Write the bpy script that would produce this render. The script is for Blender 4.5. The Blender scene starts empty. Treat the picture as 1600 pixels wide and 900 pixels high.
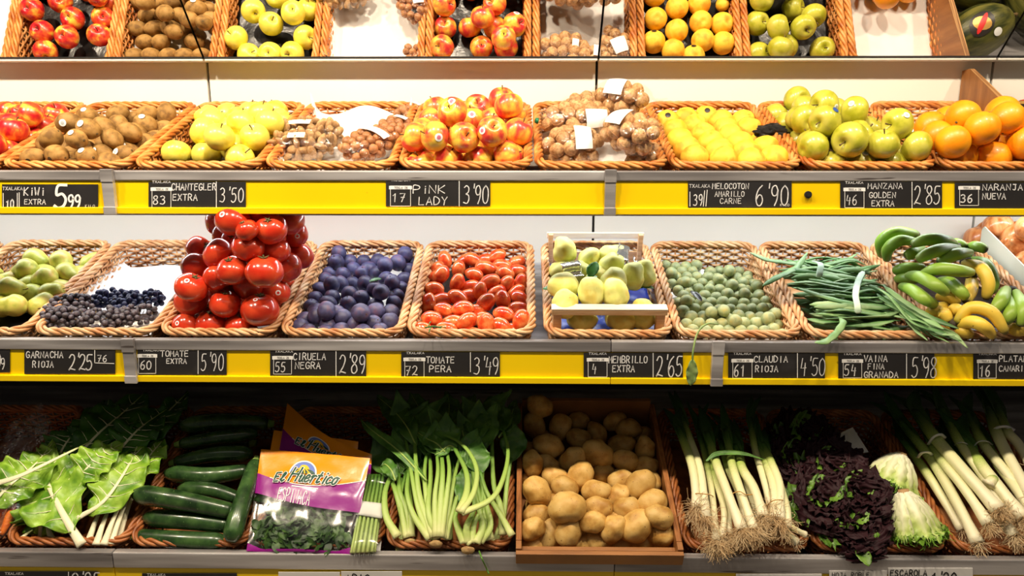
import bpy, math, random
import numpy as np
from mathutils import Vector, Matrix, Quaternion, noise as mnoise

random.seed(11)
rng = np.random.default_rng(11)
R = math.radians
PI = math.pi
SC = bpy.context.scene
COL = SC.collection

# ------------------------------------------------------------------ camera, world, lights, exposure
F_PX = 1200.0
PITCH, YAW = R(12.0), R(0.86)
cam_data = bpy.data.cameras.new('camera')
cam_data.sensor_width = 36.0
cam_data.lens = 36.0 * F_PX / 1600.0
cam_data.clip_start = 0.05
cam = bpy.data.objects.new('camera', cam_data)
COL.objects.link(cam)
cam.location = (0, 0, 1.6)
cam.rotation_euler = (PI / 2 - PITCH, 0, YAW)
SC.camera = cam
CAMP = Vector((0, 0, 1.6))
CM = cam.rotation_euler.to_matrix()
CX, CU, CF = CM @ Vector((1, 0, 0)), CM @ Vector((0, 1, 0)), CM @ Vector((0, 0, -1))

world = bpy.data.worlds.new('world')
SC.world = world
world.use_nodes = True
world.node_tree.nodes['Background'].inputs[0].default_value = (1.0, 0.90, 0.79, 1)
world.node_tree.nodes['Background'].inputs[1].default_value = 0.078

def area(name, loc, target, sx, sy, power, color, shape='RECTANGLE'):
    d = bpy.data.lights.new(name, 'AREA')
    d.shape = shape
    d.size = sx
    if shape in ('RECTANGLE', 'ELLIPSE'):
        d.size_y = sy
    d.energy = power
    d.color = color
    o = bpy.data.objects.new(name, d)
    COL.objects.link(o)
    o.location = loc
    o.rotation_euler = (Vector(target) - Vector(loc)).to_track_quat('-Z', 'Y').to_euler()
    return o

SPOT_W = [27, 26, 24, 21, 16, 12]
for k_, x_ in enumerate((-1.95, -1.2, -0.42, 0.36, 1.15, 1.95)):
    area('ceiling_spot', (x_, 1.22, 2.78), (x_, 2.12, 1.5), 0.11, 0.11, SPOT_W[k_], (1.0, 0.84, 0.64), 'DISK')
area('aisle_light', (0, 0.1, 3.1), (0, 2.0, 1.0), 3.6, 0.5, 4, (1.0, 0.93, 0.84))
TUBE_W = 19

SC.view_settings.view_transform = 'Standard'
SC.view_settings.look = 'None'
SC.view_settings.exposure = 0.0
SC.view_settings.gamma = 1.0
SC.view_settings.use_curve_mapping = False
SC.cycles.caustics_reflective = False
SC.cycles.caustics_refractive = False
SC.cycles.max_bounces = 8
SC.cycles.diffuse_bounces = 3
SC.cycles.glossy_bounces = 4
SC.cycles.transparent_max_bounces = 24

# ------------------------------------------------------------------ pixels <-> places
def ray(px, py):
    return CF + CX * ((px - 800) / F_PX) + CU * ((450 - py) / F_PX)

def on_y(px, py, Y):
    d = ray(px, py)
    return CAMP + d * (Y / d.y)

def project(p):
    q = Vector(p) - CAMP
    d = q.dot(CF)
    return (800 + F_PX * q.dot(CX) / d, 450 - F_PX * q.dot(CU) / d)

class Tier:
    def __init__(s, Y, Z, a, h=0.110):
        s.o = Vector((0, Y, Z)); s.a = R(a); s.h = h
        s.ey = Vector((0, math.cos(s.a), math.sin(s.a)))
        s.ez = Vector((0, -math.sin(s.a), math.cos(s.a)))
        s.m = Matrix.Rotation(s.a, 4, 'X'); s.m.translation = s.o
    def w(s, x, y, z):
        return s.o + Vector((x, 0, 0)) + s.ey * y + s.ez * z
    def px(s, px, py, c):                       # where the sight line of a pixel meets the level c above the rims: (x, y, c)
        d = ray(px, py)
        t = (c - s.ez.dot(CAMP - s.o)) / s.ez.dot(d)
        q = CAMP + d * t - s.o
        return Vector((q.x, q.dot(s.ey), c))
    def at_y(s, px, py, y):                     # where the sight line of a pixel is y behind the front rim
        d = ray(px, py)
        q = CAMP + d * ((y - s.ey.dot(CAMP - s.o)) / s.ey.dot(d)) - s.o
        return Vector((q.x, y, q.dot(s.ez)))
    def P(s, px, py, c):
        v = s.px(px, py, c)
        return s.w(v.x, v.y, v.z)

T2 = Tier(1.90, 1.503, 19)
T3 = Tier(1.85, 1.089, 19)
T4 = Tier(1.72, 0.5805, 22)
BL = 0.50                                       # basket length
WALL_Y = 2.43

# ------------------------------------------------------------------ helpers
def tag(o, label=None, cat=None, group=None, kind=None):
    if label: o['label'] = label
    if cat: o['category'] = cat
    if group: o['group'] = group
    if kind: o['kind'] = kind
    return o

def mesh(name, vs, fs, m=None, smooth=True, attrs=None, mats=None, fmat=None):
    me = bpy.data.meshes.new(name)
    me.from_pydata([tuple(v) for v in vs], [], [tuple(f) for f in fs])
    if attrs:
        for k, vals in attrs.items():
            a = me.attributes.new(k, 'FLOAT', 'POINT')
            a.data.foreach_set('value', np.asarray(vals, dtype=np.float32))
    for mm in (mats or [m]):
        if mm: me.materials.append(mm)
    if fmat is not None:
        me.polygons.foreach_set('material_index', np.asarray(fmat, dtype=np.int32))
    if smooth:
        me.polygons.foreach_set('use_smooth', np.ones(len(me.polygons), dtype=bool))
    me.update()
    return me

def link(name, me, parent=None, mat=None):
    o = bpy.data.objects.new(name, me)
    COL.objects.link(o)
    if parent is not None: o.parent = parent
    if mat is not None: o.matrix_local = mat
    return o

def empty(name, mat=None):
    o = bpy.data.objects.new(name, None)
    o.empty_display_size = 0.03
    COL.objects.link(o)
    if mat is not None: o.matrix_world = mat
    return o

class MB:                                       # gathers vertices and faces of ONE mesh
    def __init__(s): s.v = []; s.f = []; s.at = {}; s.fm = []
    def add(s, vs, fs, mi=0, **at):
        n = len(s.v)
        s.v.extend(vs); s.f.extend([tuple(i + n for i in f) for f in fs]); s.fm.extend([mi] * len(fs))
        for k in set(s.at) | set(at):
            s.at.setdefault(k, [0.0] * n)
            s.at[k].extend(at.get(k, [0.0] * len(vs)))
    def box(s, lo, hi, mi=0, m=None):
        x0, y0, z0 = lo; x1, y1, z1 = hi
        vs = [Vector(p) for p in ((x0,y0,z0),(x1,y0,z0),(x1,y1,z0),(x0,y1,z0),(x0,y0,z1),(x1,y0,z1),(x1,y1,z1),(x0,y1,z1))]
        if m is not None: vs = [m @ v for v in vs]
        s.add(vs, [(0,3,2,1),(4,5,6,7),(0,1,5,4),(1,2,6,5),(2,3,7,6),(3,0,4,7)], mi)
    def make(s, name, m, smooth=True, mats=None):
        return mesh(name, s.v, s.f, m, smooth, s.at or None, mats, s.fm if mats else None)

def bevel(o, w=0.002, seg=2):
    b = o.modifiers.new('bevel', 'BEVEL'); b.width = w; b.segments = seg; b.limit_method = 'ANGLE'
    return o

def smoothpath(pts, n):                         # Catmull-Rom through pts, n samples
    P = [Vector(p) for p in pts]
    if len(P) == 2:
        return [P[0].lerp(P[1], i / (n - 1)) for i in range(n)]
    P = [P[0] * 2 - P[1]] + P + [P[-1] * 2 - P[-2]]
    out = []
    for i in range(n):
        u = i / (n - 1) * (len(P) - 3)
        k = min(int(u), len(P) - 4); t = u - k
        a, b, c, d = P[k:k + 4]
        out.append(0.5 * ((2 * b) + (c - a) * t + (2 * a - 5 * b + 4 * c - d) * t * t + (3 * b - a - 3 * c + d) * t ** 3))
    return out

def tube(path, rad, sides=8, flat=1.0, up=None, closed=False, caps=True):
    """a tube along path; rad a number or list; flat squeezes it along its second axis"""
    n = len(path)
    rr = rad if hasattr(rad, '__len__') else [rad] * n
    vs, al = [], []
    prev = None
    for i, p in enumerate(path):
        if closed:
            t = path[(i + 1) % n] - path[i - 1]
        else:
            t = path[min(i + 1, n - 1)] - path[max(i - 1, 0)]
        t = t.normalized() if t.length > 1e-9 else Vector((0, 0, 1))
        if prev is None:
            ref = Vector(up) if up is not None else (Vector((0, 0, 1)) if abs(t.z) < 0.9 else Vector((1, 0, 0)))
        else:
            ref = prev
        nn = ref - t * ref.dot(t)
        nn = nn.normalized() if nn.length > 1e-9 else t.orthogonal().normalized()
        prev = nn
        bb = t.cross(nn)
        for k in range(sides):
            a = 2 * PI * k / sides
            vs.append(p + (bb * math.cos(a) + nn * (math.sin(a) * flat)) * rr[i])
            al.append(i / max(n - 1, 1))
    fs = []
    for i in range(n if closed else n - 1):
        j = (i + 1) % n
        for k in range(sides):
            l = (k + 1) % sides
            fs.append((i * sides + k, i * sides + l, j * sides + l, j * sides + k))
    if caps and not closed:
        fs.append(tuple(reversed(range(sides))))
        fs.append(tuple((n - 1) * sides + k for k in range(sides)))
    return vs, fs, al

def polar(Rf, nu=24, nv=16, nz=0.0, nscale=2.0, seed=0, sx=1, sy=1):
    """closed body of revolution round z: distance Rf(theta) from the centre, with optional lumps"""
    vs, fs = [], []
    def pt(th, ph):
        r = Rf(th)
        d = Vector((math.sin(th) * math.cos(ph) * sx, math.sin(th) * math.sin(ph) * sy, math.cos(th)))
        if nz:
            r *= 1 + nz * mnoise.noise(d * nscale + Vector((seed * 7.1, seed * 3.3, 1.7)))
        return d * r
    vs.append(pt(0, 0))
    for j in range(1, nv):
        for i in range(nu):
            vs.append(pt(PI * j / nv, 2 * PI * i / nu))
    vs.append(pt(PI, 0))
    for i in range(nu):
        fs.append((0, 1 + i, 1 + (i + 1) % nu))
    for j in range(nv - 2):
        for i in range(nu):
            a = 1 + j * nu + i; b = 1 + j * nu + (i + 1) % nu
            fs.append((a, a + nu, b + nu, b))
    last = len(vs) - 1
    for i in range(nu):
        fs.append((last, 1 + (nv - 2) * nu + (i + 1) % nu, 1 + (nv - 2) * nu + i))
    return vs, fs

def patch(Rf, d0, ang, lift=1.012, asp=1.0, rings=3, n=14):
    """a round sticker lying on the surface Rf, centred on direction d0"""
    d0 = Vector(d0).normalized()
    a = d0.orthogonal().normalized(); b = d0.cross(a)
    vs, fs = [], []
    def at(x, y):
        d = (d0 + a * math.tan(x) + b * math.tan(y)).normalized()
        return d * (Rf(math.acos(max(-1, min(1, d.z)))) * lift)
    vs.append(at(0, 0))
    for r in range(1, rings + 1):
        for k in range(n):
            t = 2 * PI * k / n
            vs.append(at(ang * r / rings * math.cos(t), ang * asp * r / rings * math.sin(t)))
    for k in range(n):
        fs.append((0, 1 + k, 1 + (k + 1) % n))
    for r in range(rings - 1):
        for k in range(n):
            p, q = 1 + r * n + k, 1 + r * n + (k + 1) % n
            fs.append((p, p + n, q + n, q))
    return vs, fs

def rot_to(axis, spin=0.0, base=Vector((0, 0, 1))):
    q = base.rotation_difference(Vector(axis).normalized())
    return (q @ Quaternion(base, spin)).to_matrix().to_4x4()

def img_axis(deg, towards=0.0):                 # a direction that reads at deg in the picture, leaning towards the viewer
    a = R(deg)
    return (CX * math.cos(a) + CU * math.sin(a) - CF * towards).normalized()

def place(mat3, loc, s=1.0):
    m = mat3.copy() if len(mat3) == 4 else mat3.to_4x4()
    m = m @ Matrix.Diagonal((s, s, s, 1)) if not hasattr(s, '__len__') else m @ Matrix.Diagonal((*s, 1))
    m.translation = loc
    return m

def rand_rot():
    return Quaternion(Vector((random.gauss(0, 1), random.gauss(0, 1), random.gauss(0, 1))).normalized(), random.uniform(0, 2 * PI)).to_matrix().to_4x4()

def up_rot(tilt=60):                            # z axis tipped up to tilt degrees from upright, any way round
    t = R(random.uniform(0, tilt)); p = random.uniform(0, 2 * PI)
    return rot_to(Vector((math.sin(t) * math.cos(p), math.sin(t) * math.sin(p), math.cos(t))), random.uniform(0, 6.28))

# ------------------------------------------------------------------ materials
def srgb(*c):
    if len(c) == 1 and isinstance(c[0], str):
        h = c[0].lstrip('#'); c = tuple(int(h[i:i + 2], 16) for i in (0, 2, 4))
    f = lambda u: (u / 12.92 if u <= 0.04045 else ((u + 0.055) / 1.055) ** 2.4)
    return tuple(f(x / 255.0) for x in c) + (1.0,)

def mat(name, stops, scale=4.0, rough=0.5, bump=0.0, bscale=60.0, rnd=0.0, stretch=(1, 1, 1), metal=0.0, attr=None, detail=3.0,
        lo=0.35, hi=0.65, coat=0.0, spec=0.5, sss=0.0, speck=None, speck_scale=40, speck_at=0.66, alpha=1.0, mixn=0.15, trans=0.0):
    """stops: colours across a noise field, or along a point attribute attr; rnd: value spread from object to object;
    speck: colour of small spots"""
    m = bpy.data.materials.new(name); m.use_nodes = True
    nt = m.node_tree; N = nt.nodes; L = nt.links
    b = N['Principled BSDF']
    b.inputs['Roughness'].default_value = rough
    b.inputs['Metallic'].default_value = metal
    b.inputs['Specular IOR Level'].default_value = spec
    if coat: b.inputs['Coat Weight'].default_value = coat; b.inputs['Coat Roughness'].default_value = 0.12
    if sss:
        b.inputs['Subsurface Weight'].default_value = sss; b.inputs['Subsurface Radius'].default_value = (0.02, 0.012, 0.006); b.inputs['Subsurface Scale'].default_value = 0.3
    if trans: b.inputs['Transmission Weight'].default_value = trans
    if alpha < 1: b.inputs['Alpha'].default_value = alpha
    tc = N.new('ShaderNodeTexCoord'); oi = N.new('ShaderNodeObjectInfo')
    mp = N.new('ShaderNodeMapping'); mp.inputs['Scale'].default_value = stretch
    L.new(tc.outputs['Object'], mp.inputs['Vector'])
    mul = N.new('ShaderNodeMath'); mul.operation = 'MULTIPLY'; mul.inputs[1].default_value = 37.0
    L.new(oi.outputs['Random'], mul.inputs[0])
    comb = N.new('ShaderNodeCombineXYZ'); L.new(mul.outputs[0], comb.inputs[0]); L.new(mul.outputs[0], comb.inputs[1])
    L.new(comb.outputs[0], mp.inputs['Location'])
    nz = N.new('ShaderNodeTexNoise'); nz.inputs['Scale'].default_value = scale; nz.inputs['Detail'].default_value = detail
    L.new(mp.outputs[0], nz.inputs['Vector'])
    if not isinstance(stops, list): stops = [stops]
    col = None
    if len(stops) > 1:
        rp = N.new('ShaderNodeValToRGB')
        el = rp.color_ramp.elements
        st = [(s if isinstance(s[1], tuple) else None) for s in stops]
        if st[0] is None:
            st = [(lo + (hi - lo) * i / (len(stops) - 1), s) for i, s in enumerate(stops)]
        el[0].position, el[0].color = st[0]; el[1].position, el[1].color = st[-1]
        for p, c in st[1:-1]:
            e = el.new(p); e.color = c
        if attr:
            an = N.new('ShaderNodeAttribute'); an.attribute_name = attr
            ma = N.new('ShaderNodeMath'); ma.operation = 'MULTIPLY_ADD'; ma.inputs[1].default_value = mixn; 
            L.new(nz.outputs[0], ma.inputs[0])
            sb = N.new('ShaderNodeMath'); sb.operation = 'SUBTRACT'; sb.inputs[1].default_value = mixn * 0.5
            L.new(an.outputs['Fac'], sb.inputs[0]); L.new(sb.outputs[0], ma.inputs[2])
            L.new(ma.outputs[0], rp.inputs[0])
        else:
            L.new(nz.outputs[0], rp.inputs[0])
        col = rp.outputs[0]
    else:
        rgb = N.new('ShaderNodeRGB'); rgb.outputs[0].default_value = stops[0]; col = rgb.outputs[0]
    if speck:
        n2 = N.new('ShaderNodeTexNoise'); n2.inputs['Scale'].default_value = speck_scale; n2.inputs['Detail'].default_value = 2
        L.new(mp.outputs[0], n2.inputs['Vector'])
        r2 = N.new('ShaderNodeValToRGB'); r2.color_ramp.elements[0].position = speck_at; r2.color_ramp.elements[1].position = speck_at + 0.05
        L.new(n2.outputs[0], r2.inputs[0])
        mx = N.new('ShaderNodeMix'); mx.data_type = 'RGBA'
        L.new(r2.outputs[0], mx.inputs['Factor']); L.new(col, mx.inputs['A']); mx.inputs['B'].default_value = speck
        col = mx.outputs['Result']
    if rnd:
        hs = N.new('ShaderNodeHueSaturation')
        mr = N.new('ShaderNodeMapRange'); mr.inputs['To Min'].default_value = 1 - rnd; mr.inputs['To Max'].default_value = 1 + rnd
        L.new(oi.outputs['Random'], mr.inputs['Value']); L.new(mr.outputs[0], hs.inputs['Value'])
        L.new(col, hs.inputs['Color']); col = hs.outputs[0]
    L.new(col, b.inputs['Base Color'])
    if bump:
        n3 = N.new('ShaderNodeTexNoise'); n3.inputs['Scale'].default_value = bscale; n3.inputs['Detail'].default_value = 4
        L.new(mp.outputs[0], n3.inputs['Vector'])
        bp = N.new('ShaderNodeBump'); bp.inputs['Strength'].default_value = bump; bp.inputs['Distance'].default_value = 0.004
        L.new(n3.outputs[0], bp.inputs['Height']); L.new(bp.outputs[0], b.inputs['Normal'])
    return m

def film(name, gloss=0.16, tint=(1, 1, 1, 1), rough=0.12, scale=16, strength=0.8, stretch=(1, 1, 1)):
    m = bpy.data.materials.new(name); m.use_nodes = True
    nt = m.node_tree; N = nt.nodes; L = nt.links
    N.remove(N['Principled BSDF'])
    tr = N.new('ShaderNodeBsdfTransparent'); tr.inputs[0].default_value = tint
    gl = N.new('ShaderNodeBsdfAnisotropic'); gl.inputs['Roughness'].default_value = rough
    gl.inputs['Color'].default_value = (1, 1, 1, 1)
    mx = N.new('ShaderNodeMixShader'); mx.inputs[0].default_value = gloss
    tc = N.new('ShaderNodeTexCoord'); mp = N.new('ShaderNodeMapping'); mp.inputs['Scale'].default_value = stretch
    L.new(tc.outputs['Object'], mp.inputs[0])
    nz = N.new('ShaderNodeTexNoise'); nz.inputs['Scale'].default_value = scale; nz.inputs['Detail'].default_value = 3
    L.new(mp.outputs[0], nz.inputs['Vector'])
    bp = N.new('ShaderNodeBump'); bp.inputs['Strength'].default_value = strength; bp.inputs['Distance'].default_value = 0.02
    L.new(nz.outputs[0], bp.inputs['Height']); L.new(bp.outputs[0], gl.inputs['Normal'])
    L.new(tr.outputs[0], mx.inputs[1]); L.new(gl.outputs[0], mx.inputs[2])
    L.new(mx.outputs[0], N['Material Output'].inputs['Surface'])
    return m

M = {}
M['panel'] = mat('painted wall panel', [srgb(232, 226, 214), srgb(238, 233, 222)], scale=2, rough=0.45, speck=srgb(96, 70, 50), speck_scale=26, speck_at=0.80)
M['dark'] = mat('black backing', srgb(22, 20, 19), rough=0.8)
M['steel'] = mat('brushed steel', [srgb(132, 128, 128), srgb(168, 164, 164), srgb(214, 211, 211)], scale=7, rough=0.3, metal=0.45, stretch=(0.25, 3, 3), bump=0.1, bscale=30, speck=srgb(96, 88, 86), speck_scale=22, speck_at=0.70)  # wide grey contrast puts uneven reflections into the steel's colour
M['yellow'] = mat('yellow enamel', [srgb(250, 214, 0), srgb(246, 206, 0)], scale=3, rough=0.32, coat=0.2, speck=srgb(120, 84, 10), speck_scale=34, speck_at=0.76)
M['card'] = mat('chalk card', [srgb(24, 22, 24), srgb(30, 28, 30), srgb(58, 56, 58)], scale=14, lo=0.35, hi=0.85, rough=0.65)
M['chalk'] = mat('chalk', [srgb(200, 200, 202), srgb(240, 240, 240)], scale=120, rough=0.95)
M['chalk_bold'] = mat('white marker', srgb(246, 246, 244), rough=0.7)
M['white_card'] = mat('white card', [srgb(236, 234, 230), srgb(244, 242, 238)], scale=6, rough=0.7)
M['ink'] = mat('black ink', srgb(20, 20, 24), rough=0.6)
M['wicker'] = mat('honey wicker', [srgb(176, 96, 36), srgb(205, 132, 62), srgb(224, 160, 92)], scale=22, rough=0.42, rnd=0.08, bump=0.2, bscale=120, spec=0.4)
M['wicker_lit'] = mat('lamp-lit pale wicker', [srgb(166, 106, 56), srgb(196, 144, 94), srgb(212, 174, 130)], scale=20, rough=0.5, rnd=0.06, bump=0.2, bscale=120)  # same wicker as the upper baskets, the tube lamp's paleness put into the colour
M['wicker_dark'] = mat('brown wicker', [srgb(128, 66, 26), srgb(166, 98, 48), srgb(184, 118, 66)], scale=22, rough=0.45, rnd=0.08, bump=0.2, bscale=120)  # the basket wicker again, with the bottom shelf's shade put into the brown
M['paper'] = mat('white paper', [srgb(238, 234, 228), srgb(246, 243, 240)], scale=5, rough=0.8, bump=0.12, bscale=9)
M['tray'] = mat('black plastic tray', [srgb(16, 15, 15), srgb(34, 31, 30)], scale=30, rough=0.28, bump=0.7, bscale=28)
M['stem'] = mat('woody stem', [srgb(84, 62, 32), srgb(110, 88, 44)], scale=40, rough=0.8)
M['sticker'] = mat('white sticker', srgb(240, 240, 238), rough=0.45)
M['sticker_ink'] = mat('sticker print', srgb(206, 110, 136), rough=0.5)
M['sticker_grey'] = mat('grey sticker print', srgb(176, 182, 184), rough=0.5)
M['sticker_dark'] = mat('dark sticker', srgb(36, 30, 26), rough=0.4)
M['sticker_blue'] = mat('blue sticker', srgb(52, 84, 160), rough=0.4)
sx6 = (14, 14, 5)
M['apple_red'] = mat('red apple skin', [srgb(240, 196, 70), srgb(226, 96, 44), srgb(200, 34, 40), srgb(168, 20, 36)], scale=1.3, stretch=(1.1, 1.1, .55), lo=0.36, hi=0.7, rough=0.3, coat=0.15, rnd=0.06, detail=4, speck=srgb(236, 190, 120), speck_scale=14, speck_at=0.76)
M['apple_pink'] = mat('rosy apple skin', [srgb(248, 206, 76), srgb(240, 150, 60), srgb(224, 70, 56), srgb(206, 36, 50)], scale=1.2, stretch=(1.1, 1.1, .55), lo=0.38, hi=0.70, rough=0.3, coat=0.15, rnd=0.06, detail=4)
M['apple_yellow'] = mat('yellow apple skin', [srgb(232, 214, 62), srgb(240, 226, 92), srgb(226, 216, 84)], scale=1.2, rough=0.34, coat=0.2, rnd=0.05, speck=srgb(172, 148, 60), speck_scale=16, speck_at=0.74)
M['apple_green'] = mat('green apple skin', [srgb(166, 166, 36), srgb(194, 190, 62), srgb(206, 198, 84)], scale=1.1, rough=0.32, coat=0.25, rnd=0.07, speck=srgb(120, 110, 40), speck_scale=18, speck_at=0.75)
M['kiwi'] = mat('kiwi fuzz', [srgb(122, 86, 36), srgb(158, 118, 56), srgb(172, 132, 72)], scale=1.4, rough=0.75, bump=0.25, bscale=16, rnd=0.12)
M['orange'] = mat('orange peel', [srgb(250, 150, 10), srgb(252, 172, 22)], scale=1.0, rough=0.38, bump=0.12, bscale=24, rnd=0.05, coat=0.15)
M['peach'] = mat('yellow peach skin', [srgb(246, 190, 40), srgb(252, 206, 66), srgb(240, 164, 40)], scale=1.0, rough=0.62, rnd=0.03)
M['pear'] = mat('pear skin', [srgb(158, 164, 64), srgb(186, 186, 84), srgb(200, 176, 92)], scale=1.0, rough=0.42, rnd=0.07, speck=srgb(138, 116, 56), speck_scale=9, speck_at=0.7)
M['grape_blue'] = mat('bloomy blue grape skin', [srgb(26, 30, 62), srgb(52, 62, 104)], scale=1.2, rough=0.5, rnd=0.25)
M['grape_black'] = mat('dusty black grape skin', [srgb(34, 28, 34), srgb(84, 74, 82)], scale=1.2, rough=0.5, rnd=0.35)
M['tomato'] = mat('tomato skin', [srgb(190, 44, 22), srgb(206, 70, 36)], scale=1.0, rough=0.2, coat=0.3, rnd=0.1)
M['tomato_plum'] = mat('pear tomato skin', [srgb(200, 54, 24), srgb(218, 92, 42), srgb(226, 130, 72)], scale=1.0, rough=0.2, coat=0.3, rnd=0.12)
M['calyx'] = mat('dried calyx', [srgb(70, 84, 34), srgb(110, 96, 60)], scale=30, rough=0.8)
M['plum'] = mat('bloomy plum skin', [srgb(46, 36, 62), srgb(70, 70, 108), srgb(106, 72, 92)], scale=1.0, lo=0.3, hi=0.75, rough=0.5, rnd=0.15)
M['quince'] = mat('quince skin', [srgb(202, 204, 106), srgb(218, 216, 126), srgb(214, 196, 94)], scale=0.9, rough=0.55, rnd=0.05, speck=srgb(150, 120, 50), speck_scale=3, speck_at=0.74)
M['greengage'] = mat('greengage skin', [srgb(126, 140, 96), srgb(156, 164, 116), srgb(176, 164, 92)], scale=1.1, lo=0.3, hi=0.74, rough=0.5, rnd=0.13)
M['bean'] = mat('green bean pod', [srgb(68, 112, 58), srgb(112, 148, 92), srgb(150, 176, 124)], scale=14, stretch=(0.6, 1, 1), rough=0.45, rnd=0.22, bump=0.15, bscale=40)
M['bean_pale'] = mat('pale bean pod', [srgb(172, 200, 170), srgb(200, 220, 198)], scale=20, rough=0.45, bump=0.3, bscale=50)
M['banana_green'] = mat('green banana peel', [(0.0, srgb(44, 40, 24)), (0.05, srgb(96, 130, 36)), (0.3, srgb(122, 158, 48)), (0.85, srgb(140, 170, 64)), (0.95, srgb(120, 140, 60)), (1.0, srgb(36, 30, 22))], attr='along', mixn=0.06, scale=20, rough=0.42, rnd=0.08)
M['banana_yellow'] = mat('ripe banana peel', [(0.0, srgb(40, 30, 20)), (0.06, srgb(172, 160, 50)), (0.2, srgb(222, 188, 62)), (0.85, srgb(228, 194, 74)), (0.95, srgb(170, 150, 60)), (1.0, srgb(40, 30, 22))], attr='along', mixn=0.06, scale=20, rough=0.45, rnd=0.06, speck=srgb(98, 64, 26), speck_scale=70, speck_at=0.70)
M['banana_tip'] = mat('dark banana crown', [srgb(30, 24, 20), srgb(60, 48, 30)], scale=40, rough=0.8)
M['onion'] = mat('onion skin', [srgb(186, 100, 44), srgb(212, 138, 80), srgb(226, 164, 110)], scale=1.2, stretch=(2.2, 2.2, .35), rough=0.3, rnd=0.06, coat=0.2)
M['walnut'] = mat('walnut shell', [srgb(172, 122, 72), srgb(206, 158, 104), srgb(220, 178, 124)], scale=2.2, rough=0.6, bump=0.5, bscale=5, rnd=0.14)
M['hazel'] = mat('hazelnut shell', [srgb(160, 102, 58), srgb(196, 138, 88)], scale=1.5, rough=0.45, rnd=0.15)
M['almond'] = mat('almond shell', [srgb(164, 122, 74), srgb(198, 158, 108)], scale=1.6, rough=0.7, bump=0.3, bscale=9, rnd=0.15)
M['bag_film'] = film('clear bag film', 0.10, (0.985, 0.985, 0.985, 1), 0.09, 30, 1.0)
M['bag_thin'] = film('clear spinach bag film', 0.05, (0.97, 0.98, 0.97, 1), 0.16, 7, 0.25)
M['twist'] = mat('green tie', srgb(20, 130, 84), rough=0.4)
M['ply'] = mat('plywood', [srgb(132, 84, 40), srgb(162, 108, 56)], scale=6, stretch=(1, 6, 1), rough=0.5, bump=0.1, bscale=40)
M['ply_edge'] = mat('plywood edge', [srgb(120, 76, 38), srgb(200, 152, 96)], scale=2, stretch=(160, 4, 4), rough=0.6)
M['crate'] = mat('pale crate wood', [srgb(206, 160, 110), srgb(226, 186, 140)], scale=6, stretch=(3, 30, 30), rough=0.6)
M['crate_white'] = mat('pale crate top', [srgb(224, 206, 180), srgb(238, 224, 204)], scale=6, stretch=(3, 30, 30), rough=0.6)
M['blue_pad'] = mat('blue moulded tray', [srgb(20, 44, 140), srgb(36, 70, 180)], scale=30, rough=0.35, bump=0.6, bscale=30)
M['foil'] = mat('silvery wrapper', [srgb(200, 200, 200), srgb(230, 228, 224)], scale=8, rough=0.18, metal=0.9, bump=0.8, bscale=18)
M['leaf'] = mat('glossy green leaf', [srgb(30, 84, 26), srgb(62, 122, 44)], scale=30, rough=0.35)
M['leaf_pale'] = mat('wilted pale leaf', [srgb(110, 142, 76), srgb(150, 172, 104)], scale=40, rough=0.6)
M['sheet'] = mat('frosted plastic sheet', [srgb(206, 210, 190), srgb(222, 224, 208)], scale=4, rough=0.4)
M['melon'] = mat('green melon rind', [srgb(40, 48, 18), srgb(84, 84, 34), srgb(112, 108, 48)], scale=1.4, stretch=(2.2, 2.2, .4), rough=0.4, bump=0.25, bscale=5)
M['gold_label'] = mat('gold label', srgb(206, 160, 84), rough=0.3, metal=0.4)
M['red_label'] = mat('red label', srgb(206, 34, 30), rough=0.4)
M['courgette'] = mat('courgette skin', [srgb(30, 54, 26), srgb(48, 78, 38), srgb(68, 100, 50)], scale=26, rough=0.26, rnd=0.2, coat=0.3, speck=srgb(92, 122, 68), speck_scale=150, speck_at=0.68)
M['courgette_end'] = mat('courgette stalk', [srgb(110, 150, 56), srgb(150, 176, 88)], scale=30, rough=0.6)
M['chard_rib'] = mat('chard rib', [(0.0, srgb(238, 232, 200)), (0.6, srgb(232, 228, 186)), (1.0, srgb(190, 206, 120))], attr='along', scale=8, stretch=(30, 30, 3), rough=0.4, bump=0.1, bscale=60)
M['chard_blade'] = mat('chard leaf', [srgb(80, 128, 24), srgb(128, 170, 46), srgb(160, 196, 74)], scale=22, rough=0.42, bump=0.5, bscale=46, rnd=0.1)
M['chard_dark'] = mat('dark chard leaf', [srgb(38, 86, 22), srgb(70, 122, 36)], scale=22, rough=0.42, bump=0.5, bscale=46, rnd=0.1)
M['celery'] = mat('celery stalk', [(0.0, srgb(214, 214, 150)), (0.15, srgb(190, 208, 120)), (0.6, srgb(150, 184, 84)), (1.0, srgb(84, 136, 44))], attr='along', scale=4, stretch=(60, 60, 3), rough=0.38, bump=0.15, bscale=60, mixn=0.1)
M['celery_leaf'] = mat('celery leaf', [srgb(52, 98, 30), srgb(96, 142, 56)], scale=26, rough=0.45, bump=0.4, bscale=50, rnd=0.15)
M['celery_base'] = mat('cut celery base', [srgb(140, 96, 58), srgb(190, 160, 104)], scale=50, rough=0.8, bump=0.5, bscale=90)
M['potato'] = mat('potato skin', [srgb(178, 130, 58), srgb(206, 164, 88), srgb(216, 180, 108)], scale=0.9, rough=0.55, rnd=0.12, speck=srgb(120, 80, 40), speck_scale=7, speck_at=0.68, bump=0.12, bscale=5)
M['leek'] = mat('leek shank', [(0.0, srgb(236, 228, 196)), (0.42, srgb(226, 224, 168)), (0.58, srgb(168, 190, 92)), (0.74, srgb(78, 122, 48)), (1.0, srgb(40, 78, 38))], attr='along', scale=5, stretch=(60, 60, 2), rough=0.4, mixn=0.14, rnd=0.05)
M['roots'] = mat('leek roots', [srgb(200, 164, 116), srgb(230, 206, 164)], scale=30, rough=0.9)
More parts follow.
